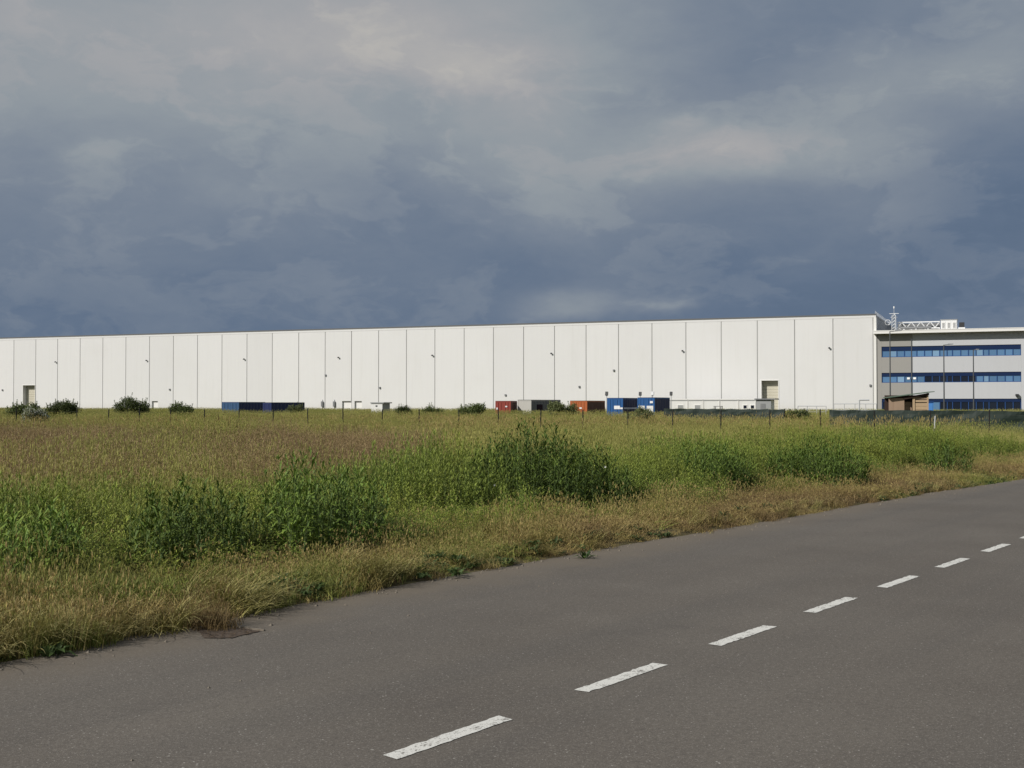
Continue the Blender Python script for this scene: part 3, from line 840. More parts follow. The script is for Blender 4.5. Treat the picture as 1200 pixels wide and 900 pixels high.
def hut(label, px0, px1, pxs, top, Y, m, mside, roofm, over):
    A = at(px0, HY, Y)
    zt = at(px0, top, Y).z
    k = Y / F
    wfr = (px1 - px0) * k
    t = thing('hut', label, 'hut', (A.x, A.y, 0), R(-24))
    dp = max(2.2, (pxs - px1) * k / .5)
    pbox(t, 'wall', m, 0, wfr, 0, .1, .1, zt - .16)
    pbox(t, 'wall', mside, wfr - .1, wfr + .003, .103, dp, .1, zt - .16)
    pbox(t, 'wall', mside, 0, .1, .103, dp, .1, zt - .16); pbox(t, 'wall', m, .103, wfr - .103, dp - .1, dp, .1, zt - .16)
    pbox(t, 'roof', roofm, -over * .3, wfr + over, -over * .4, dp + over * .4, zt - .157, zt)
    pbox(t, 'base', 'dark_metal', .05, wfr - .05, .05, dp - .05, 0, .097)
    return t, wfr, zt
t, a, zt = hut('grey hut with an overhanging flat roof before the large roller door', 886, 903.5, 906, 467.0, 165, 'site_grey', 'site_white', 'grey_metal', .6)
pbox(t, 'door', 'grey_metal', a * .3, a * .62, -.04, -.003, .15, 2.0)
t, a, zt = hut('small white hut with flat roof and shaded side in grey, alone before the wall', 435, 450, 458, 471.4, 175, 'site_white', 'site_grey', 'site_grey', .3)  # grey side wall is the white with its shade in the colour
pbox(t, 'vent', 'dark_metal', a * .4, a * .4 + .3, -.03, -.003, 1.55, 1.75)

# wooden shed with its green sloping roof
SY = 118.0
S0 = at(1041.5, HY, SY)
sh = thing('shed', 'plywood shed with a green monopitch roof rising to the right', 'shed', (S0.x, S0.y, 0), R(-10))
sk = SY / F
def szz(py): return at(1065, py, SY).z
wl = (1059 - 1041.5) * sk; wt = (1085.5 - 1041.5) * sk
z_lo, z_hi = szz(466.5), szz(463.0)
g = MB().prism([(0, 0.1), (wl, .1), (wl, z_lo), (0, z_lo)], 'y', 0, .06); g.build('wall', 'plywood', sh)
g = MB(); 
for k in range(5): g.box(wl + .05, wl + .8, .55, .60, .1 + k * .42, .1 + k * .42 + .40)
g.build('wall', 'plywood', sh)
for i in range(6):
    zb = .1 + i * (szz(472) - .1) / 6
    pbox(sh, 'board', 'pine_board', wl + .9, wt, .02, .06, zb, zb + (szz(472) - .1) / 6 - .02)
for i in range(2):
    zb = szz(471.2) + i * .26
    pbox(sh, 'board', 'pine_board' if i == 0 else 'plywood', wl + .9, wt, .03, .07, zb, zb + .2)
pbox(sh, 'post', 'pine_board', wl + .78, wl + 1.0, -.04, .018, .0, z_hi - .05); pbox(sh, 'post', 'pine_board', wt - .1, wt + .05, -.03, .017, 0, z_hi + .2)
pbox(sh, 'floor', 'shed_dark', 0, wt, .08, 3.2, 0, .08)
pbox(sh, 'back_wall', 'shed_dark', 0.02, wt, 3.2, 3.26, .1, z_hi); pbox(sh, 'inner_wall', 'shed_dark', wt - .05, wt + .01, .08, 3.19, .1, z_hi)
rx0, rx1 = -.1, (1092.5 - 1041.5) * sk
nst = 9
for i in range(nst):
    a = rx0 + (rx1 - rx0) * i / nst; b = rx0 + (rx1 - rx0) * (i + 1) / nst
    za = szz(466.3) + (szz(459.4) - szz(466.3)) * i / nst; zb = szz(466.3) + (szz(459.4) - szz(466.3)) * (i + 1) / nst
    MB().prism([(a, za), (b - .01, zb), (b - .01, zb + .07), (a, za + .07)], 'y', -.35, 3.6).build('roof_sheet', 'green_roofing', sh)
MB().prism([(rx0 + 1.5, szz(465.2) - .04), (rx1 - .5, szz(460) - .04), (rx1 - .5, szz(460) - .25), (rx0 + 1.5, szz(465.2) - .25)], 'y', -.15, -.10).build('rafter', 'shed_dark', sh)
pt = at(1086.5, HY, 125)
t = thing('portable_toilet', 'light blue portable toilet just right of the plywood shed', 'toilet', (pt.x, pt.y, 0), R(-15))
ztt = at(1089, 470.6, 125).z
pbox(t, 'cabin', 'blue_plastic', 0, .62, 0, 1.1, .1, ztt - .12); pbox(t, 'door', 'blue_plastic', .08, .54, -.03, -.003, .15, ztt - .25)
pbox(t, 'roof', 'blue_frame', -.04, .66, -.05, 1.14, ztt - .117, ztt); pbox(t, 'base', 'dark_metal', -.02, .64, -.02, 1.12, 0, .097)

# ------------------------------------------------------------------ pipes, rails and stakes behind the fence
def rail_frame(label, px0, px1, py, Y, n, drop=True):
    a, b = at(px0, HY, Y), at(px1, HY, Y - (px1 - px0) * .03); z = at((px0 + px1) / 2, py, Y).z
    t = thing('handrail', label, 'railing', (a.x, a.y, 0), math.atan2(b.y - a.y, b.x - a.x), 'pale tube railings before the warehouse corner')
    L3 = (b - a).length
    for i in range(n): MB().bar((L3 * i / (n - 1), 0, 0), (L3 * i / (n - 1), 0, z - .033), .045, 6).build('post', 'galvanised', t)
    MB().bar((0, 0, z), (L3, 0, z), .045, 6).build('top_rail', 'galvanised', t)
    MB().bar((0, 0, z * .6), (L3, 0, z * .6), .035, 6).build('mid_rail', 'galvanised', t)
rail_frame('long pale tube railing at the foot of the warehouse corner', 977, 1027, 473.2, 150, 5)
rail_frame('pale tube railing right of the roller door above dark scrub', 935, 968, 475.8, 140, 4)
pg = at(1007, HY, 100)
t = thing('barrier_arm', 'grey upright post with a short arm to the right, before the netting', 'post', (pg.x, pg.y, 0), R(-10))
zz = at(1007, 468.9, 100).z
MB().bar((0, 0, 0), (0, 0, zz), .06, 6).build('upright', 'galvanised', t); MB().bar((0, 0, zz), (.82, 0, zz + .02), .06, 6).build('arm', 'galvanised', t)
pk = at(1095, HY, 57)
t = thing('stake', 'white leaning wooden stake in the grass before the green netting', 'stake', (pk.x, pk.y, 0), R(-20))
MB().prism([(-.08, 0.0), (-.03, 0.0), (.05, 1.40), (.03, 1.43), (0.0, 1.40)], 'y', -.02, .02).build('board', 'galvanised', t)

# ------------------------------------------------------------------ fences
FR = R(-22.9)
FT = Vector((math.cos(FR), math.sin(FR), 0)); FP = Vector((-32.9, 79.8, 0))
posts = [19, 54, 90, 126, 163, 201, 240, 280, 320, 361, 403, 447, 492, 537, 585, 633, 683, 735, 788, 844, 902, 962, 1025, 1091, 1159]
fx = [on_line(p, FP, FT) for p in posts]
fx = [fx[0] - 2.5 * k for k in (4, 3, 2, 1)] + fx + [fx[-1] + 2.5 * k for k in (1, 2, 3, 4, 5)]
fn = thing('wire_fence', 'low wire fence of thin dark posts crossing the field', 'fence', FP, FR)
pm_ = MB().bar((0, 0, -.1), (0, 0, 1.64), .034, 6).bar((0, 0, 1.64), (0, 0, 1.68), .038, 6, .02).mesh('post'); pm_.materials.append(MATS['post_dark'])
for k, x in enumerate(fx):
    rr = random.Random(k * 3 + 1)
    o = link('post', pm_, fn, (x, rr.uniform(-.05, .05), rr.uniform(-.04, .05))); o.rotation_euler = (rr.uniform(-.03, .03), rr.uniform(-.03, .03), rr.random() * 3)
for z in (.55, 1.0, 1.48):
    g = MB()
    for a, b in zip(fx[:-1], fx[1:]):
        g.bar((a, 0, z), ((a + b) / 2, 0, z - .03), .003, 3).bar(((a + b) / 2, 0, z - .03), (b, 0, z), .003, 3)
    g.build('wire', 'wire', fn)

def net_fence(label, px0, px1, Yoff, tops, n):
    P = FP + Vector((math.sin(-FR), math.cos(FR), 0)) * Yoff
    a, b = on_line(px0, P, FT), on_line(px1, P, FT)
    t = thing('netting_fence', label, 'fence', P + FT * a, FR, 'green netting fences')
    L4 = b - a; N = 60; rows = 8
    v = []; f = []
    for i in range(N + 1):
        u = i / N; x = L4 * u
        px = px0 + (px1 - px0) * u
        Yy = (P + FT * (a + x)).y
        py = tops[0] + (tops[1] - tops[0]) * u + 0.5 * math.sin(u * n * math.pi) ** 2
        if len(tops) > 2 and u > tops[2]: py += (u - tops[2]) / (1 - tops[2]) * tops[3]
        zt = at(px, py, Yy).z
        for j in range(rows + 1):
            q = j / rows
            v.append((x, .10 * noise.noise((x * .8, q * 2.5, px0)) + .05 * noise.noise((x * 2.5, q * 5, 1)), .05 + (zt - .05) * q))
    for i in range(N):
        for j in range(rows):
            k = i * (rows + 1) + j
            f.append((k, k + rows + 1, k + rows + 2, k + 1))
    me = bpy.data.meshes.new('netting'); me.from_pydata(v, [], f); me.materials.append(MATS['green_netting'])
    o = link('netting', me, t); o.modifiers.new('thickness', 'SOLIDIFY').thickness = .006
    for i in range(n + 1):
        x = L4 * i / n
        MB().bar((x, .22, 0), (x, .22, at(px0 + (px1 - px0) * i / n, min(tops[:2]), (P + FT * (a + x)).y).z - .02), .035, 6).build('post', 'post_dark', t)
net_fence('dark green netting fence below the white cabins and grey hut', 778, 919, 26, (478.6, 479.6), 7)
net_fence('long dark green netting fence below the office and the shed', 972, 1236, 9, (480.2, 481.2, .62, 1.2), 9)

# ------------------------------------------------------------------ leaves, blades and plants
class Leafy:
    def __init__(s, seed): s.v = []; s.f = []; s.r = []; s.t = []; s.mi = []; s.g = random.Random(seed)
    def blade(s, p, az, length, wid, lean, curl, seg=3, mi=0, t0=0.0, rnd=None):
        """tapering strip that leaves the vertical by lean and bends over by curl"""
        g = s.g; rnd = g.random() if rnd is None else rnd
        p = Vector(p); a = lean; i = len(s.v)
        side = Vector((-math.sin(az), math.cos(az), 0))
        tw = g.uniform(-.9, .9)
        out = Vector((math.cos(az), math.sin(az), 0))
        side = (side * math.cos(tw) + out * math.sin(tw))
        for k in range(seg + 1):
            q = k / seg
            wv = wid * (1 - q) ** .7 * .5 if k < seg else 0
            if k == seg:
                s.v.append(tuple(p)); s.r.append(rnd); s.t.append(1.0)
            else:
                s.v.append(tuple(p - side * wv)); s.v.append(tuple(p + side * wv))
                s.r += [rnd, rnd]; s.t += [t0 + (1 - t0) * q] * 2
            p = p + (out * math.sin(a) + Vector((0, 0, math.cos(a)))) * (length / seg)
            a += curl / seg
        for k in range(seg):
            j = i + 2 * k
            s.f.append((j, j + 1, j + 3, j + 2) if k < seg - 1 else (j, j + 1, j + 2)); s.mi.append(mi)
        return p
    def leaf(s, p, d, up, length, wid, droop=.3, mi=0, rnd=None):
        """lance-shaped leaf folded along its midrib"""
        g = s.g; rnd = g.random() if rnd is None else rnd
        p = Vector(p); d = Vector(d).normalized(); sd = d.cross(Vector(up)).normalized(); u = sd.cross(d)
        i = len(s.v)
        m = p + d * length * .45 + u * length * .04; e = p + d * length * (1 - droop * .25) - Vector((0, 0, length * droop))
        for w_ in (p, m + sd * wid * .5 + u * wid * .18, e, m - sd * wid * .5 + u * wid * .18, m):
            s.v.append(tuple(w_)); s.r.append(rnd)
        s.t += [0, .5, 1, .5, .4]
        s.f += [(i, i + 4, i + 1), (i + 4, i + 2, i + 1), (i, i + 3, i + 4), (i + 4, i + 3, i + 2)]; s.mi += [mi] * 4
    def mesh(s, name, mats):
        me = bpy.data.meshes.new(name); me.from_pydata(s.v, [], s.f)
        for m in mats: me.materials.append(MATS[m])
        me.polygons.foreach_set('material_index', s.mi)
        for nm, dat in (('rnd', s.r), ('tip', s.t)):
            at_ = me.attributes.new(nm, 'FLOAT', 'POINT'); at_.data.foreach_set('value', dat)
        me.update()
        return me

def disc(g, r):
    a = g.random() * 2 * math.pi; q = r * math.sqrt(g.random())
    return q * math.cos(a), q * math.sin(a)
def grass_tuft(seed, n, rad, h0, h1, wid, curl, heads=0.0, mat='field_blade', head_mat=None, head_size=1.0, seg=3):
    L = Leafy(seed); g = L.g
    for k in range(n):
        x, y = disc(g, rad)
        hh = g.uniform(h0, h1); az = g.random() * 6.283
        if g.random() < heads:
            e = L.blade((x, y, 0), az, hh * 1.12, wid * .55, g.uniform(0, .12), g.uniform(.05, .45), 2, 0)
            if head_mat:     # feathery panicle: little spikelets round the stem
                rn = g.random()
                for q in range(9):
                    z = g.uniform(-.22, .02) * head_size; aa = g.random() * 6.283; o = .035 * head_size * (1 - (z / head_size + .22) / .26 * .6)
                    L.blade((e.x + math.cos(aa) * o * .3, e.y + math.sin(aa) * o * .3, e.z + z), aa, .055 * head_size, .010 * head_size, .5, .3, 1, 1, rnd=rn)
            else:
                for q in range(3):
                    L.blade((e.x, e.y, e.z - .10 * head_size), q * 2.1, .12 * head_size, .014 * head_size, .05, .25, 2, 0, .8)
        else:
            L.blade((x, y, 0), az, hh, wid * g.uniform(.7, 1.3), g.uniform(0, .35), g.uniform(.2, curl), seg, 0)
    return L.mesh('tuft', [mat] + ([head_mat] if head_mat else []))
def arch_tuft(seed):
    L = Leafy(seed); g = L.g
    for k in range(70):
        x, y = disc(g, .22)
        L.blade((x, y, 0), g.gauss(0, .75), g.uniform(.35, .95), g.uniform(.008, .016), g.uniform(.05, .6), g.uniform(.9, 2.0), 5, 0)
    return L.mesh('tuft', ['arch_blade'])
def weed_stem(L, x, y, z, h, n, ll, lw, mi=0, smi=1):
    g = L.g; az = g.random() * 6.28; lean = g.uniform(0, .16)
    d = Vector((math.sin(lean) * math.cos(az), math.sin(lean) * math.sin(az), math.cos(lean)))
    b = Vector((x, y, z))
    for q in (0, 1.57): L.blade(b, az + q, h, .012, lean, 0, 1, smi)
    a = g.random() * 6.28
    for k in range(n):
        u = (k + .5) / n; u = .12 + .88 * u
        a += 2.4 + g.uniform(-.3, .3)
        up = .7 + 1.1 * u
        dv = Vector((math.cos(a), math.sin(a), up * g.uniform(.5, 1.1)))
        s_ = (1.0 - .45 * u) * g.uniform(.7, 1.2)
        L.leaf(b + d * h * u, dv, (0, 0, 1), ll * s_, lw * s_, g.uniform(.1, .55), mi)
    for q in range(3): L.leaf(b + d * h, Vector((math.cos(a + q * 2.1), math.sin(a + q * 2.1), 2.2)), (0, 0, 1), ll * .5, lw * .5, .05, mi)
def weed_plant(seed, n, rad, h0, h1, leaves, ll, lw, mat):
    L = Leafy(seed); g = L.g
    for k in range(n):
        x, y = disc(g, rad)
        weed_stem(L, x, y, 0, g.uniform(h0, h1), leaves, ll, lw)
    return L.mesh('weed', [mat, 'stem_green'])
def dock_plant(seed):
    L = Leafy(seed); g = L.g
    for k in range(16):
        a = g.random() * 6.28
        L.leaf((0.04 * math.cos(a), .04 * math.sin(a), 0.02), (math.cos(a), math.sin(a), g.uniform(.3, 1.4)), (0, 0, 1), g.uniform(.16, .32), g.uniform(.045, .08), g.uniform(.1, .5))
    return L.mesh('dock', ['dock_leaf'])

protos = {}
def proto(kind, meshes):
    c = bpy.data.collections.new(kind + '_kinds')
    for k, m in enumerate(meshes): 
        o = bpy.data.objects.new('%s_%02d' % (kind, k), m); c.objects.link(o)
    protos[kind] = (c, len(meshes))
proto('field', [grass_tuft(10 + k, 190, .62, .40, .95, .010, 1.3, .25) for k in range(6)])
proto('dry', [grass_tuft(20 + k, 75, .34, .22, .78, .012, 2.2, .22, 'dry_blade') for k in range(6)])
proto('verge', [grass_tuft(120 + k, 70, .32, .22, .75, .014, 2.2, .1, 'verge_blade') for k in range(5)])
proto('brown', [grass_tuft(220 + k, 75, .34, .20, .55, .011, 2.3, .1, 'brown_blade') for k in range(4)])
proto('red', [grass_tuft(30 + k, 130, .60, .5, .92, .006, 1.0, .62, 'red_blade', 'red_blade', 1.0) for k in range(4)])
proto('weed', [weed_plant(40 + k, 6, .24, .50, 1.08, 19, .25, .030, 'weed_leaf') for k in range(6)])
proto('dock', [dock_plant(50 + k) for k in range(3)])
proto('stalk', [grass_tuft(420 + k, 9, .35, .75, 1.05, .009, .5, .95, 'dry_blade', None, 1.5) for k in range(4)])
proto('arch', [arch_tuft(320 + k) for k in range(4)])
proto('far', [grass_tuft(60 + k, 420, 1.7, .35, .95, .035, 1.0, .25, 'field_blade', None, 1.5) for k in range(5)])

def scatter(name, label, cat, kind, pts):
    """pts: (x, y, z, yaw, tilt, scale_xy, scale_z); one mass nobody could count"""
    c, n = protos[kind]
    P = np.array(pts, dtype=np.float64)
    N = len(P)
    me = bpy.data.meshes.new(name); me.vertices.add(N)
    me.vertices.foreach_set('co', P[:, :3].astype(np.float32).ravel())
    rot = np.zeros((N, 3), np.float32); rot[:, 2] = P[:, 3]; rot[:, 0] = P[:, 4]
    scl = np.stack([P[:, 5], P[:, 5], P[:, 6]], 1).astype(np.float32)
    a = me.attributes.new('rot', 'FLOAT_VECTOR', 'POINT'); a.data.foreach_set('vector', rot.ravel())
    a = me.attributes.new('scl', 'FLOAT_VECTOR', 'POINT'); a.data.foreach_set('vector', scl.ravel())
    a = me.attributes.new('pick', 'INT', 'POINT'); a.data.foreach_set('value', np.random.RandomState(len(name)).randint(0, n, N).astype(np.int32))
    o = link(name, me)
    ng = bpy.data.node_groups.new(name, 'GeometryNodeTree')
    ng.interface.new_socket('Geometry', in_out='INPUT', socket_type='NodeSocketGeometry')
    ng.interface.new_socket('Geometry', in_out='OUTPUT', socket_type='NodeSocketGeometry')
    gi = ng.nodes.new('NodeGroupInput'); go = ng.nodes.new('NodeGroupOutput')
    ci = ng.nodes.new('GeometryNodeCollectionInfo'); ci.inputs['Collection'].default_value = c
    ci.inputs['Separate Children'].default_value = True; ci.inputs['Reset Children'].default_value = True
    ip = ng.nodes.new('GeometryNodeInstanceOnPoints'); ip.inputs['Pick Instance'].default_value = True
    def attr(nm, ty):
        nd = ng.nodes.new('GeometryNodeInputNamedAttribute'); nd.data_type = ty; nd.inputs['Name'].default_value = nm
        return next(s for s in nd.outputs if s.enabled and s.name == 'Attribute')
    ln = ng.links.new
    ln(gi.outputs[0], ip.inputs['Points']); ln(ci.outputs[0], ip.inputs['Instance'])
    ln(attr('pick', 'INT'), ip.inputs['Instance Index']); ln(attr('rot', 'FLOAT_VECTOR'), ip.inputs['Rotation']); ln(attr('scl', 'FLOAT_VECTOR'), ip.inputs['Scale'])
    ln(ip.outputs[0], go.inputs[0])
    o.modifiers.new('scatter', 'NODES').node_group = ng
    return tag(o, label, cat, kind='stuff')

G = random.Random(99)
def n2d(x, y, s, k=0): return noise.noise((x * s, y * s, k * 7.7 + .5))
def seen(x, y, m=1.0):
    return y > 3 and abs(x) < (0.47 * y + 2.0 + m)
# --- named clumps of tall dark weeds (foot left/right columns, foot row, depth, height)
clump_spec = [(545, 745, 611, 3.4, 1.38, 'big dark green clump of tall leafy weeds in the middle of the verge'),
              (283, 438, 664, 2.5, 1.14, 'dark green clump of tall leafy weeds left of the middle clump'),
              (796, 892, 585, 2.6, 1.08, 'dark green rounded weed clump right of the middle clump'),
              (922, 1035, 578, 3.3, 1.04, 'broad green weed clump nearest the far right bend of the road edge'),
              (-60, 42, 708, 1.8, .86, 'dark green weed clump cut by the left edge of the photograph'),
              (1100, 1150, 561, 2.0, .90, 'small green weed clump farthest to the right along the verge'),
              (118, 264, 686, 2.3, .96, 'green clump of upright weeds at the left of the verge')]
clumps = []
for (a, b, py, dep, hh, lab) in clump_spec:
    x0, y0 = ground(a, py); x1, y1 = ground(b, py)
    cx, cy = (x0 + x1) / 2, (y0 + y1) / 2 + dep / 2
    clumps.append((cx, cy, (x1 - x0) / 2, dep / 2, hh, lab))
def clump_w(x, y):
    return max(1 - ((x - cx) / rx_) ** 2 - ((y - cy) / ry_) ** 2 for (cx, cy, rx_, ry_, _, _) in clumps)
for ci_, (cx, cy, rx_, ry_, hh, lab) in enumerate(clumps):
    t = thing('weed_clump', lab, 'weeds', (cx, cy, height(cx, cy)), 0, 'clumps of tall weeds along the verge')
    nst_ = int(44 * rx_ * ry_ * 3.14)
    Lf = Leafy(500 + ci_); St = Leafy(600 + ci_); g = Lf.g
    for k in range(nst_):
        u, v_ = disc(g, 1.0); rr2 = u * u + v_ * v_
        x, y = u * rx_ * 1.08, v_ * ry_ * 1.08
        h_ = hh * (1 - .42 * rr2 ** 1.5) * g.uniform(.70, 1.08) * (1 + .25 * n2d(x + cx, y + cy, .9, 3))
        if ci_ == 0: h_ *= 1 - .16 * max(0, u + .25)
        z = height(x + cx, y + cy) - height(cx, cy)
        n_l = int(22 * h_ / 1.1)
        az = g.random() * 6.28; lean = g.uniform(0, .14)
        d = Vector((math.sin(lean) * math.cos(az), math.sin(lean) * math.sin(az), math.cos(lean))); bq = Vector((x, y, z))
        for q in (0, 1.57): St.blade(bq, az + q, h_, .014, lean, 0, 1)
        aa = g.random() * 6.28; pl = g.random()
        for q in range(n_l):
            uu = .12 + .88 * (q + .5) / n_l; aa += 2.4 + g.uniform(-.4, .4)
            s_ = (1.0 - .4 * uu) * g.uniform(.6, 1.55) * (.75 + .5 * pl)
            Lf.leaf(bq + d * h_ * uu, (math.cos(aa), math.sin(aa), (.6 + 1.1 * uu) * g.uniform(.4, 1.2)), (0, 0, 1), .27 * s_, .034 * s_, g.uniform(.1, .5), 0, pl * .6 + g.random() * .4)
        for q in range(3): Lf.leaf(bq + d * h_, (math.cos(aa + q * 2.1), math.sin(aa + q * 2.1), 2.2), (0, 0, 1), .09, .016, .05, 0, .9)
    link('leaves', Lf.mesh('leaves', ['deep_leaf']), t)
    link('stems', St.mesh('stems', ['stem_green']), t)

field, dry, red, weed, dock, far, verge, brown = [], [], [], [], [], [], [], []
def redness(x, y):
    k = x / max(y, 1)
    r = 1.0 if k < -.13 else max(0, 1 - (k + .13) / .10)
    r *= max(0, min(1, (y - 16) / 6)) * max(0, min(1, (58 - y) / 14))
    return r * (0.64 + 1.2 * n2d(x, y, .13, 2) + .4 * n2d(x, y, .5, 8))
# verge: in road coordinates, dense close to us
for k in range(13500):
    l = G.uniform(-2, 46); e = G.uniform(-.02, 5.0)
    keep = 1.0 if l < 16 else max(.4, 1.3 - l / 42)
    if G.random() > keep: continue
    x, y = from_road(e - (edge_off(l) - edge_bend(l)), l)
    if not seen(x, y) or clump_w(x, y) > -.25: continue
    z = height(x, y)
    bump = n2d(x, y, .55, 1) + .5 * n2d(x, y, 1.7, 14)
    hs = (.14 + .015 * min(e, 3)) / .62 * (1 + .8 * bump)
    if l < 9 and e < 2.2: hs += .50 * max(0, .35 + 1.2 * n2d(x, y, .8, 5)) * min(1, (9 - l) / 3)
    hs = max(.16, min(1.25, hs))
    if e < .35 and n2d(l, 0, .9, 6) > .05: hs *= .55
    if e > (2.9 if l > 14 else 2.4) + 1.0 * n2d(l, 0, .25, 9) and G.random() < .9: continue
    if bump < -.35 and G.random() < .55: continue
    pick = n2d(x, y, .45, 41) + .5 * n2d(x, y, 1.6, 42) + G.uniform(-.22, .22) + .11 * (e - 1.8)
    bin_ = verge if pick > (.12 if l > 11 else .02) else (brown if pick < -.20 else dry)
    bin_.append((x, y, z - .01, G.random() * 6.28, G.uniform(-.28, .28), G.uniform(.5, 1.0) * (.6 if e < .3 else 1), hs * G.uniform(.7, 1.3)))
for k in range(500):
    l = G.uniform(0, 40); e = abs(G.gauss(0, .5)) + .02
    if n2d(l, 3, .35, 4) < .05: continue
    x, y = from_road(e - edge_off(l) + edge_bend(l), l)
    if seen(x, y): dock.append((x, y, height(x, y), G.random() * 6.28, 0, G.uniform(.35, .8), G.uniform(.3, .7)))
for (px, py, n) in ((355, 698, 14), (62, 760, 9), (880, 606, 6), (640, 650, 6), (520, 668, 6)):
    for k in range(n):
        x, y = ground(px + G.gauss(0, 20), py + G.gauss(0, 4)); 
        dock.append((x, y, height(x, y) + .02, G.random() * 6.28, 0, G.uniform(.45, .8), G.uniform(.5, .9)))
arch = []
for k in range(150):
    l = G.uniform(3.0, 10.2) if k < 95 else G.uniform(10, 30); e = abs(G.gauss(.15, .5))
    if n2d(l, 1, .8, 51) < -.15: continue
    x, y = from_road(e - edge_off(l) + edge_bend(l), l)
    if seen(x, y): arch.append((x, y, height(x, y), -TH + G.gauss(0, .6), 0, G.uniform(.5, .9) * (1 if k < 95 else .6), G.uniform(.38, .70) * (1 if k < 95 else .6)))
for k in range(16):
    x, y = ground(G.uniform(222, 268), 735 + G.gauss(0, 2)); brown.append((x, y, .0, G.random() * 6.28, G.uniform(-.4, .4), G.uniform(.3, .55), G.uniform(.3, .6)))
# green band behind the dry strip
for k in range(15000):
    l = G.uniform(2, 52); e = G.uniform(1.9, 11.5)
    x, y = from_road(e, l)
    if not seen(x, y): continue
    band = 1 - abs(e - (5.6 if l > 14 else 5.0) - 1.2 * n2d(l, 0, .12, 3)) / 4.3
    dens = band * .9 + 1.25 * n2d(x, y, .30, 11) + .5 * n2d(x, y, .9, 13) + .12
    if clump_w(x, y) > .75: continue
    if G.random() < dens - .18:
        hs = (1 if l > 15 else .80) * (.56 + .25 * max(0, band)) * min(1, .45 + .27 * (e - 1.9)) * (1 + .7 * n2d(x, y, .38, 12)) * G.uniform(.75, 1.15)
        weed.append((x, y, height(x, y), G.random() * 6.28, G.uniform(-.1, .1), G.uniform(.75, 1.15), max(.3, hs)))
# field up to the fence and a little beyond
for k in range(17000):
    y = 9 + 82 * math.sqrt(G.random()); x = G.uniform(-1, 1) * (.46 * y + 3)
    e = EDGE - across(x, y)
    if e < 4.2 or (e < 9 and G.random() > .22 + .14 * (e - 4.2)): continue
    if y > 40 and G.random() > .75: continue
    z = height(x, y)
    if clump_w(x, y) > -.75: continue
    hs = .72 * (1 + .34 * n2d(x, y, .18, 21) + .25 * n2d(x, y, .7, 22)) * G.uniform(.8, 1.15)
    hs *= 1.0 - .16 * max(0, min(1, (y - 34) / 20)); hs = min(hs, .98 if y < 40 else .84)
    if e < 9: hs *= .42 + .064 * e
    if redness(x, y) > G.uniform(.25, .8): red.append((x, y, z, G.random() * 6.28, 0, G.uniform(.8, 1.2), hs * G.uniform(.9, 1.1)))
    else: field.append((x, y, z, G.random() * 6.28, G.uniform(-.08, .08), G.uniform(.8, 1.25), hs))
# loose weeds and tall seed stalks standing out of the field
stalk = []
for k in range(2600):
    y = 20 + 62 * math.sqrt(G.random()); x = G.uniform(-1, 1) * (.46 * y + 3)
    if EDGE - across(x, y) < 9: continue
    q = n2d(x, y, .09, 61) + .5 * n2d(x, y, .4, 62)
    if y < 44 and q > .26 and G.random() < .7: weed.append((x, y, height(x, y), G.random() * 6.28, 0, G.uniform(.8, 1.2), G.uniform(.65, .95)))
    elif q < .1 and redness(x, y) < .5: stalk.append((x, y, height(x, y), G.random() * 6.28, 0, G.uniform(.8, 1.2), G.uniform(.78, 1.0) * (1 if y < 38 else .84)))
# beyond the fence, to the foot of the buildings
for k in range(7500):
    y = 60 + 205 * math.sqrt(G.random()); x = G.uniform(-1, 1) * (.46 * y + 5)
    p = Vector((x, y, 0)) - CORNER
    if p.dot(NRM) < 2.0: continue
    far.append((x, y, height(x, y), G.random() * 6.28, 0, G.uniform(.9, 1.5), G.uniform(.55, .80) * (1 + .2 * n2d(x, y, .1, 31))))
scatter('dry_verge_grass', 'dry straw coloured grass along the road edge', 'grass', 'dry', dry)
scatter('green_verge_grass', 'yellow green grass tufts mixed into the dry verge', 'grass', 'verge', verge)
scatter('brown_verge_grass', 'low withered brown grass in patches of the verge', 'grass', 'brown', brown)
scatter('arching_grass', 'long arching grass blades hanging over the road edge', 'grass', 'arch', arch)
scatter('field_grass', 'olive green and straw tall grass filling the field', 'grass', 'field', field)
scatter('pale_seed_stalks', 'pale tall seed stalks standing out of the field grass', 'grass', 'stalk', stalk)
scatter('reddish_seed_grass', 'reddish brown seeding grass over the left of the field', 'grass', 'red', red)
scatter('verge_weeds', 'bright green leafy weeds in a band behind the dry grass', 'weeds', 'weed', weed)
scatter('broadleaf_weeds', 'low dark broad leaved weeds along the road edge', 'weeds', 'dock', dock)
scatter('far_grass', 'rough grass beyond the wire fence up to the warehouse', 'grass', 'far', far)

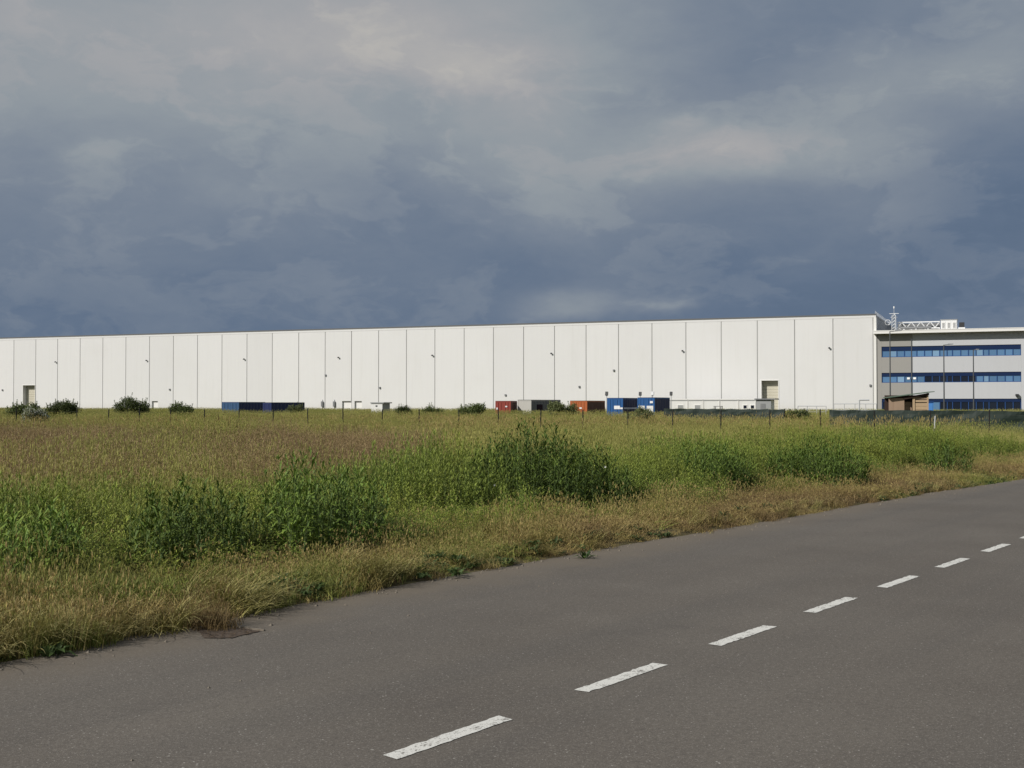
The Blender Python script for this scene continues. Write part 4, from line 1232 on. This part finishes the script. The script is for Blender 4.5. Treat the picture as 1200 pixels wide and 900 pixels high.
# ------------------------------------------------------------------ bushes
def bush(label, px0, px1, top, Y, mat, seed, leaf=.2, flower=None, name='bush', lift=0.0, dens=1.0):
    c = at((px0 + px1) / 2, HY, Y); k = Y / F
    rw = (px1 - px0) / 2 * k; zt = at((px0 + px1) / 2, top, Y).z
    t = thing(name, label, 'bush', (c.x, c.y, 0), 0, 'bushes beyond the fence')
    Lf = Leafy(seed); g = Lf.g
    blobs = []
    for q in range(9):
        bxx = g.uniform(-.75, .75) * rw; bh = zt * g.uniform(.45, .80) * (1 - .35 * (bxx / rw) ** 2)
        br = min(rw * .42, zt * .36) * g.uniform(.7, 1.1)
        blobs.append((bxx, g.uniform(-.5, .5) * rw * .7, min(bh, zt - br * .8), br))
    nl = int(5200 * dens)
    for q in range(nl):
        bx_, by_, bz_, br = g.choice(blobs)
        th_, ph = g.random() * 6.28, math.acos(g.uniform(-1, 1)); r_ = br * g.uniform(.35, 1.1)
        p_ = Vector((bx_ + r_ * math.sin(ph) * math.cos(th_) * 1.15, by_ + r_ * math.sin(ph) * math.sin(th_), max(.1, bz_ + r_ * math.cos(ph))))
        Lf.leaf(p_, (g.uniform(-1, 1), g.uniform(-1, 1), g.uniform(-.3, 1)), (g.uniform(-.4, .4), g.uniform(-.4, .4), 1), leaf * g.uniform(.7, 1.4), leaf * .55, .2, 1 if flower and g.random() < flower else 0)
    for q in range(14):          # shoots that break the outline
        bx_, by_, bz_, br = g.choice(blobs)
        a = g.random() * 6.28; ln_ = br * g.uniform(.5, 1.1)
        for w_ in range(16):
            u = w_ / 16
            Lf.leaf((bx_ + math.cos(a) * (br * .6 + .3 * ln_ * u), by_ + math.sin(a) * br * .6, bz_ + br * .5 + ln_ * u), (g.uniform(-1, 1), g.uniform(-1, 1), .8), (0, 0, 1), leaf, leaf * .45, .1, 0)
    link('crown', Lf.mesh('crown', [mat] + (['pale_flower'] if flower else [])), t)
    sm = MB()
    for (bx_, by_, bz_, br) in blobs:
        sm.bar((bx_ * .25, by_ * .25, 0), (bx_ * .7, by_ * .7, bz_ * .55), .05, 5, .035).bar((bx_ * .7, by_ * .7, bz_ * .55), (bx_, by_, bz_), .035, 5, .015)
    sm.build('stems', 'stem_brown', t)
bush('low dark bush before the leftmost roller door', 10, 44, 471.5, 120, 'bush_leaf', 701)
bush('dark rounded bush just right of the leftmost door', 52, 88, 469.0, 125, 'bush_leaf', 702)
bush('pale flowering shrub standing at the wire fence on the left', 28, 62, 474.5, 77, 'willow_leaf', 703, .12, .42, 'flowering_shrub')
bush('tallest dark bush left of the smallest single door', 130, 172, 464.3, 135, 'bush_leaf', 704)
bush('low dark bush between the small door and the navy containers', 198, 228, 473, 135, 'bush_leaf', 705)
bush('scrubby bush before the end of the navy containers', 335, 362, 473.5, 150, 'willow_leaf', 706, .16, None, 'bush', 0, .6)
bush('dark bush left of the red container', 538, 572, 471.5, 128, 'bush_leaf', 707)
bush('grey green willow bush before the pale site cabin', 643, 676, 468.5, 125, 'willow_leaf', 708)
bush('leafy bush at the fence before the blue containers', 733, 768, 475.5, 80, 'willow_leaf', 709, .12)
bush('dark scrub in the gap between the two netting fences', 917, 952, 478.5, 90, 'bush_leaf', 710, .14)
bush('low dark scrub right of the small white hut', 462, 484, 474.2, 140, 'bush_leaf', 711, .16, None, 'bush', 0, .6)
bush('low dark scrub between the white hut and the red container', 494, 520, 475.2, 140, 'bush_leaf', 712, .16, None, 'bush', 0, .6)

# white butterflies of bindweed on the clumps
for (px, py, lab) in ((579.5, 568.5, 'single white bindweed flower on the left of the middle weed clump'), (709, 547, 'small white bindweed flower high on the right of the middle weed clump')):
    cx, cy, rx_, ry_, hh, _ = clumps[0]
    p = at(px, py, cy - ry_ * .98)
    t = thing('flower', lab, 'flower', p, 0, 'white flowers on the weeds')
    Lf = Leafy(int(px)); 
    for k in range(5): Lf.leaf((0, 0, 0), (math.cos(k * 1.257), -.5, math.sin(k * 1.257)), (0, -1, 0), .024, .026, .02)
    link('petals', Lf.mesh('petals', ['pale_flower']), t)
    MB().bar((0, 0, 0), (0, .12, -.05), .006, 4).build('stalk', 'stem_green', t)

# ------------------------------------------------------------------ silted gully at the road edge
gp = [ground(*q) for q in ((231, 738.5), (249, 737), (264, 735.5), (286, 737.5), (306, 740), (289, 744), (272, 748), (254, 748.5), (238, 748))]
def ragged(poly, n, j):
    out = []
    for i in range(len(poly)):
        a, b = poly[i], poly[(i + 1) % len(poly)]
        for k in range(n):
            u = k / n
            out.append((a[0] + (b[0] - a[0]) * u + G.gauss(0, j), a[1] + (b[1] - a[1]) * u + G.gauss(0, j)))
    return out
gp = ragged(gp, 4, .007)
gx, gy = sum(p[0] for p in gp) / len(gp), sum(p[1] for p in gp) / len(gp)
gl = thing('silted_gully', 'brown gully of soil and litter cut into the road edge', 'gully', (gx, gy, 0))
v = [(0, 0, .006)] + [(p[0] - gx, p[1] - gy, .006) for p in gp]
me = bpy.data.meshes.new('silt'); me.from_pydata(v, [], [(0, i, i % len(gp) + 1) for i in range(1, len(gp) + 1)]); me.materials.append(MATS['silt']); link('silt', me, gl)
a, b = ground(262, 734.3), ground(309, 739.6)
dv = Vector((b[0] - a[0], b[1] - a[1], 0)); sd = Vector((-dv.y, dv.x, 0)).normalized() * .02
pts = [Vector((a[0] - gx, a[1] - gy, 0)) + dv * u for u in (0, .3, .62, 1)]
g = MB()
for i in range(3):
    q0, q1 = pts[i], pts[i + 1]
    g.prism([(q0.x, q0.y), (q1.x, q1.y), (q1.x + sd.x, q1.y + sd.y), (q0.x + sd.x, q0.y + sd.y)], 'z', -.02, .022 - .004 * i)
g.build('concrete_lip', 'concrete_lip', gl)
a, b = ground(229, 738), ground(250, 736)
g = MB().bar((a[0] - gx, a[1] - gy, .015), (b[0] - gx, b[1] - gy, .02), .009, 5); g.build('stick', 'concrete_lip', gl)
Lf = Leafy(77)
for k in range(150):
    i = Lf.g.randrange(len(gp)); u = 1.04 * math.sqrt(Lf.g.random()); w_ = Lf.g.random()
    p0, p1 = gp[i], gp[(i + 1) % len(gp)]
    x = (p0[0] * (1 - w_) + p1[0] * w_ - gx) * u; y = (p0[1] * (1 - w_) + p1[1] * w_ - gy) * u
    an = Lf.g.random() * 6.28
    Lf.leaf((x, y, .008 + .006 * Lf.g.random()), (math.cos(an), math.sin(an), .15), (0, 0, 1), Lf.g.uniform(.02, .05), Lf.g.uniform(.006, .014), .1)
o = tag(link('litter', Lf.mesh('litter', ['litter']), gl), kind='stuff')
# crumbs and small stones scattered along the edge of the road
Lf = MB(); G2 = random.Random(5)
for k in range(420):
    l = G2.uniform(2, 34); e = -abs(G2.gauss(0, .22)) - .02
    if G2.random() < .2: e = -G2.uniform(.2, 3)
    x, y = from_road(e - edge_off(l) + edge_bend(l), l); s_ = G2.uniform(.006, .02) * (1 if e > -.6 else .6)
    a = G2.random() * 3
    i = len(Lf.v)
    for (u, v_) in ((-1, -.7), (.8, -1), (1, .6), (-.6, 1)):
        Lf.v.append((x + s_ * (u * math.cos(a) - v_ * math.sin(a)), y + s_ * (u * math.sin(a) + v_ * math.cos(a)), .001))
    Lf.v.append((x + s_ * .2, y, .001 + s_ * 1.1))
    Lf.f += [(i, i + 1, i + 4), (i + 1, i + 2, i + 4), (i + 2, i + 3, i + 4), (i + 3, i, i + 4)]
o = Lf.build('road_grit', 'concrete_lip'); tag(o, 'loose grit and crumbs along the edge of the asphalt', 'grit', kind='stuff')
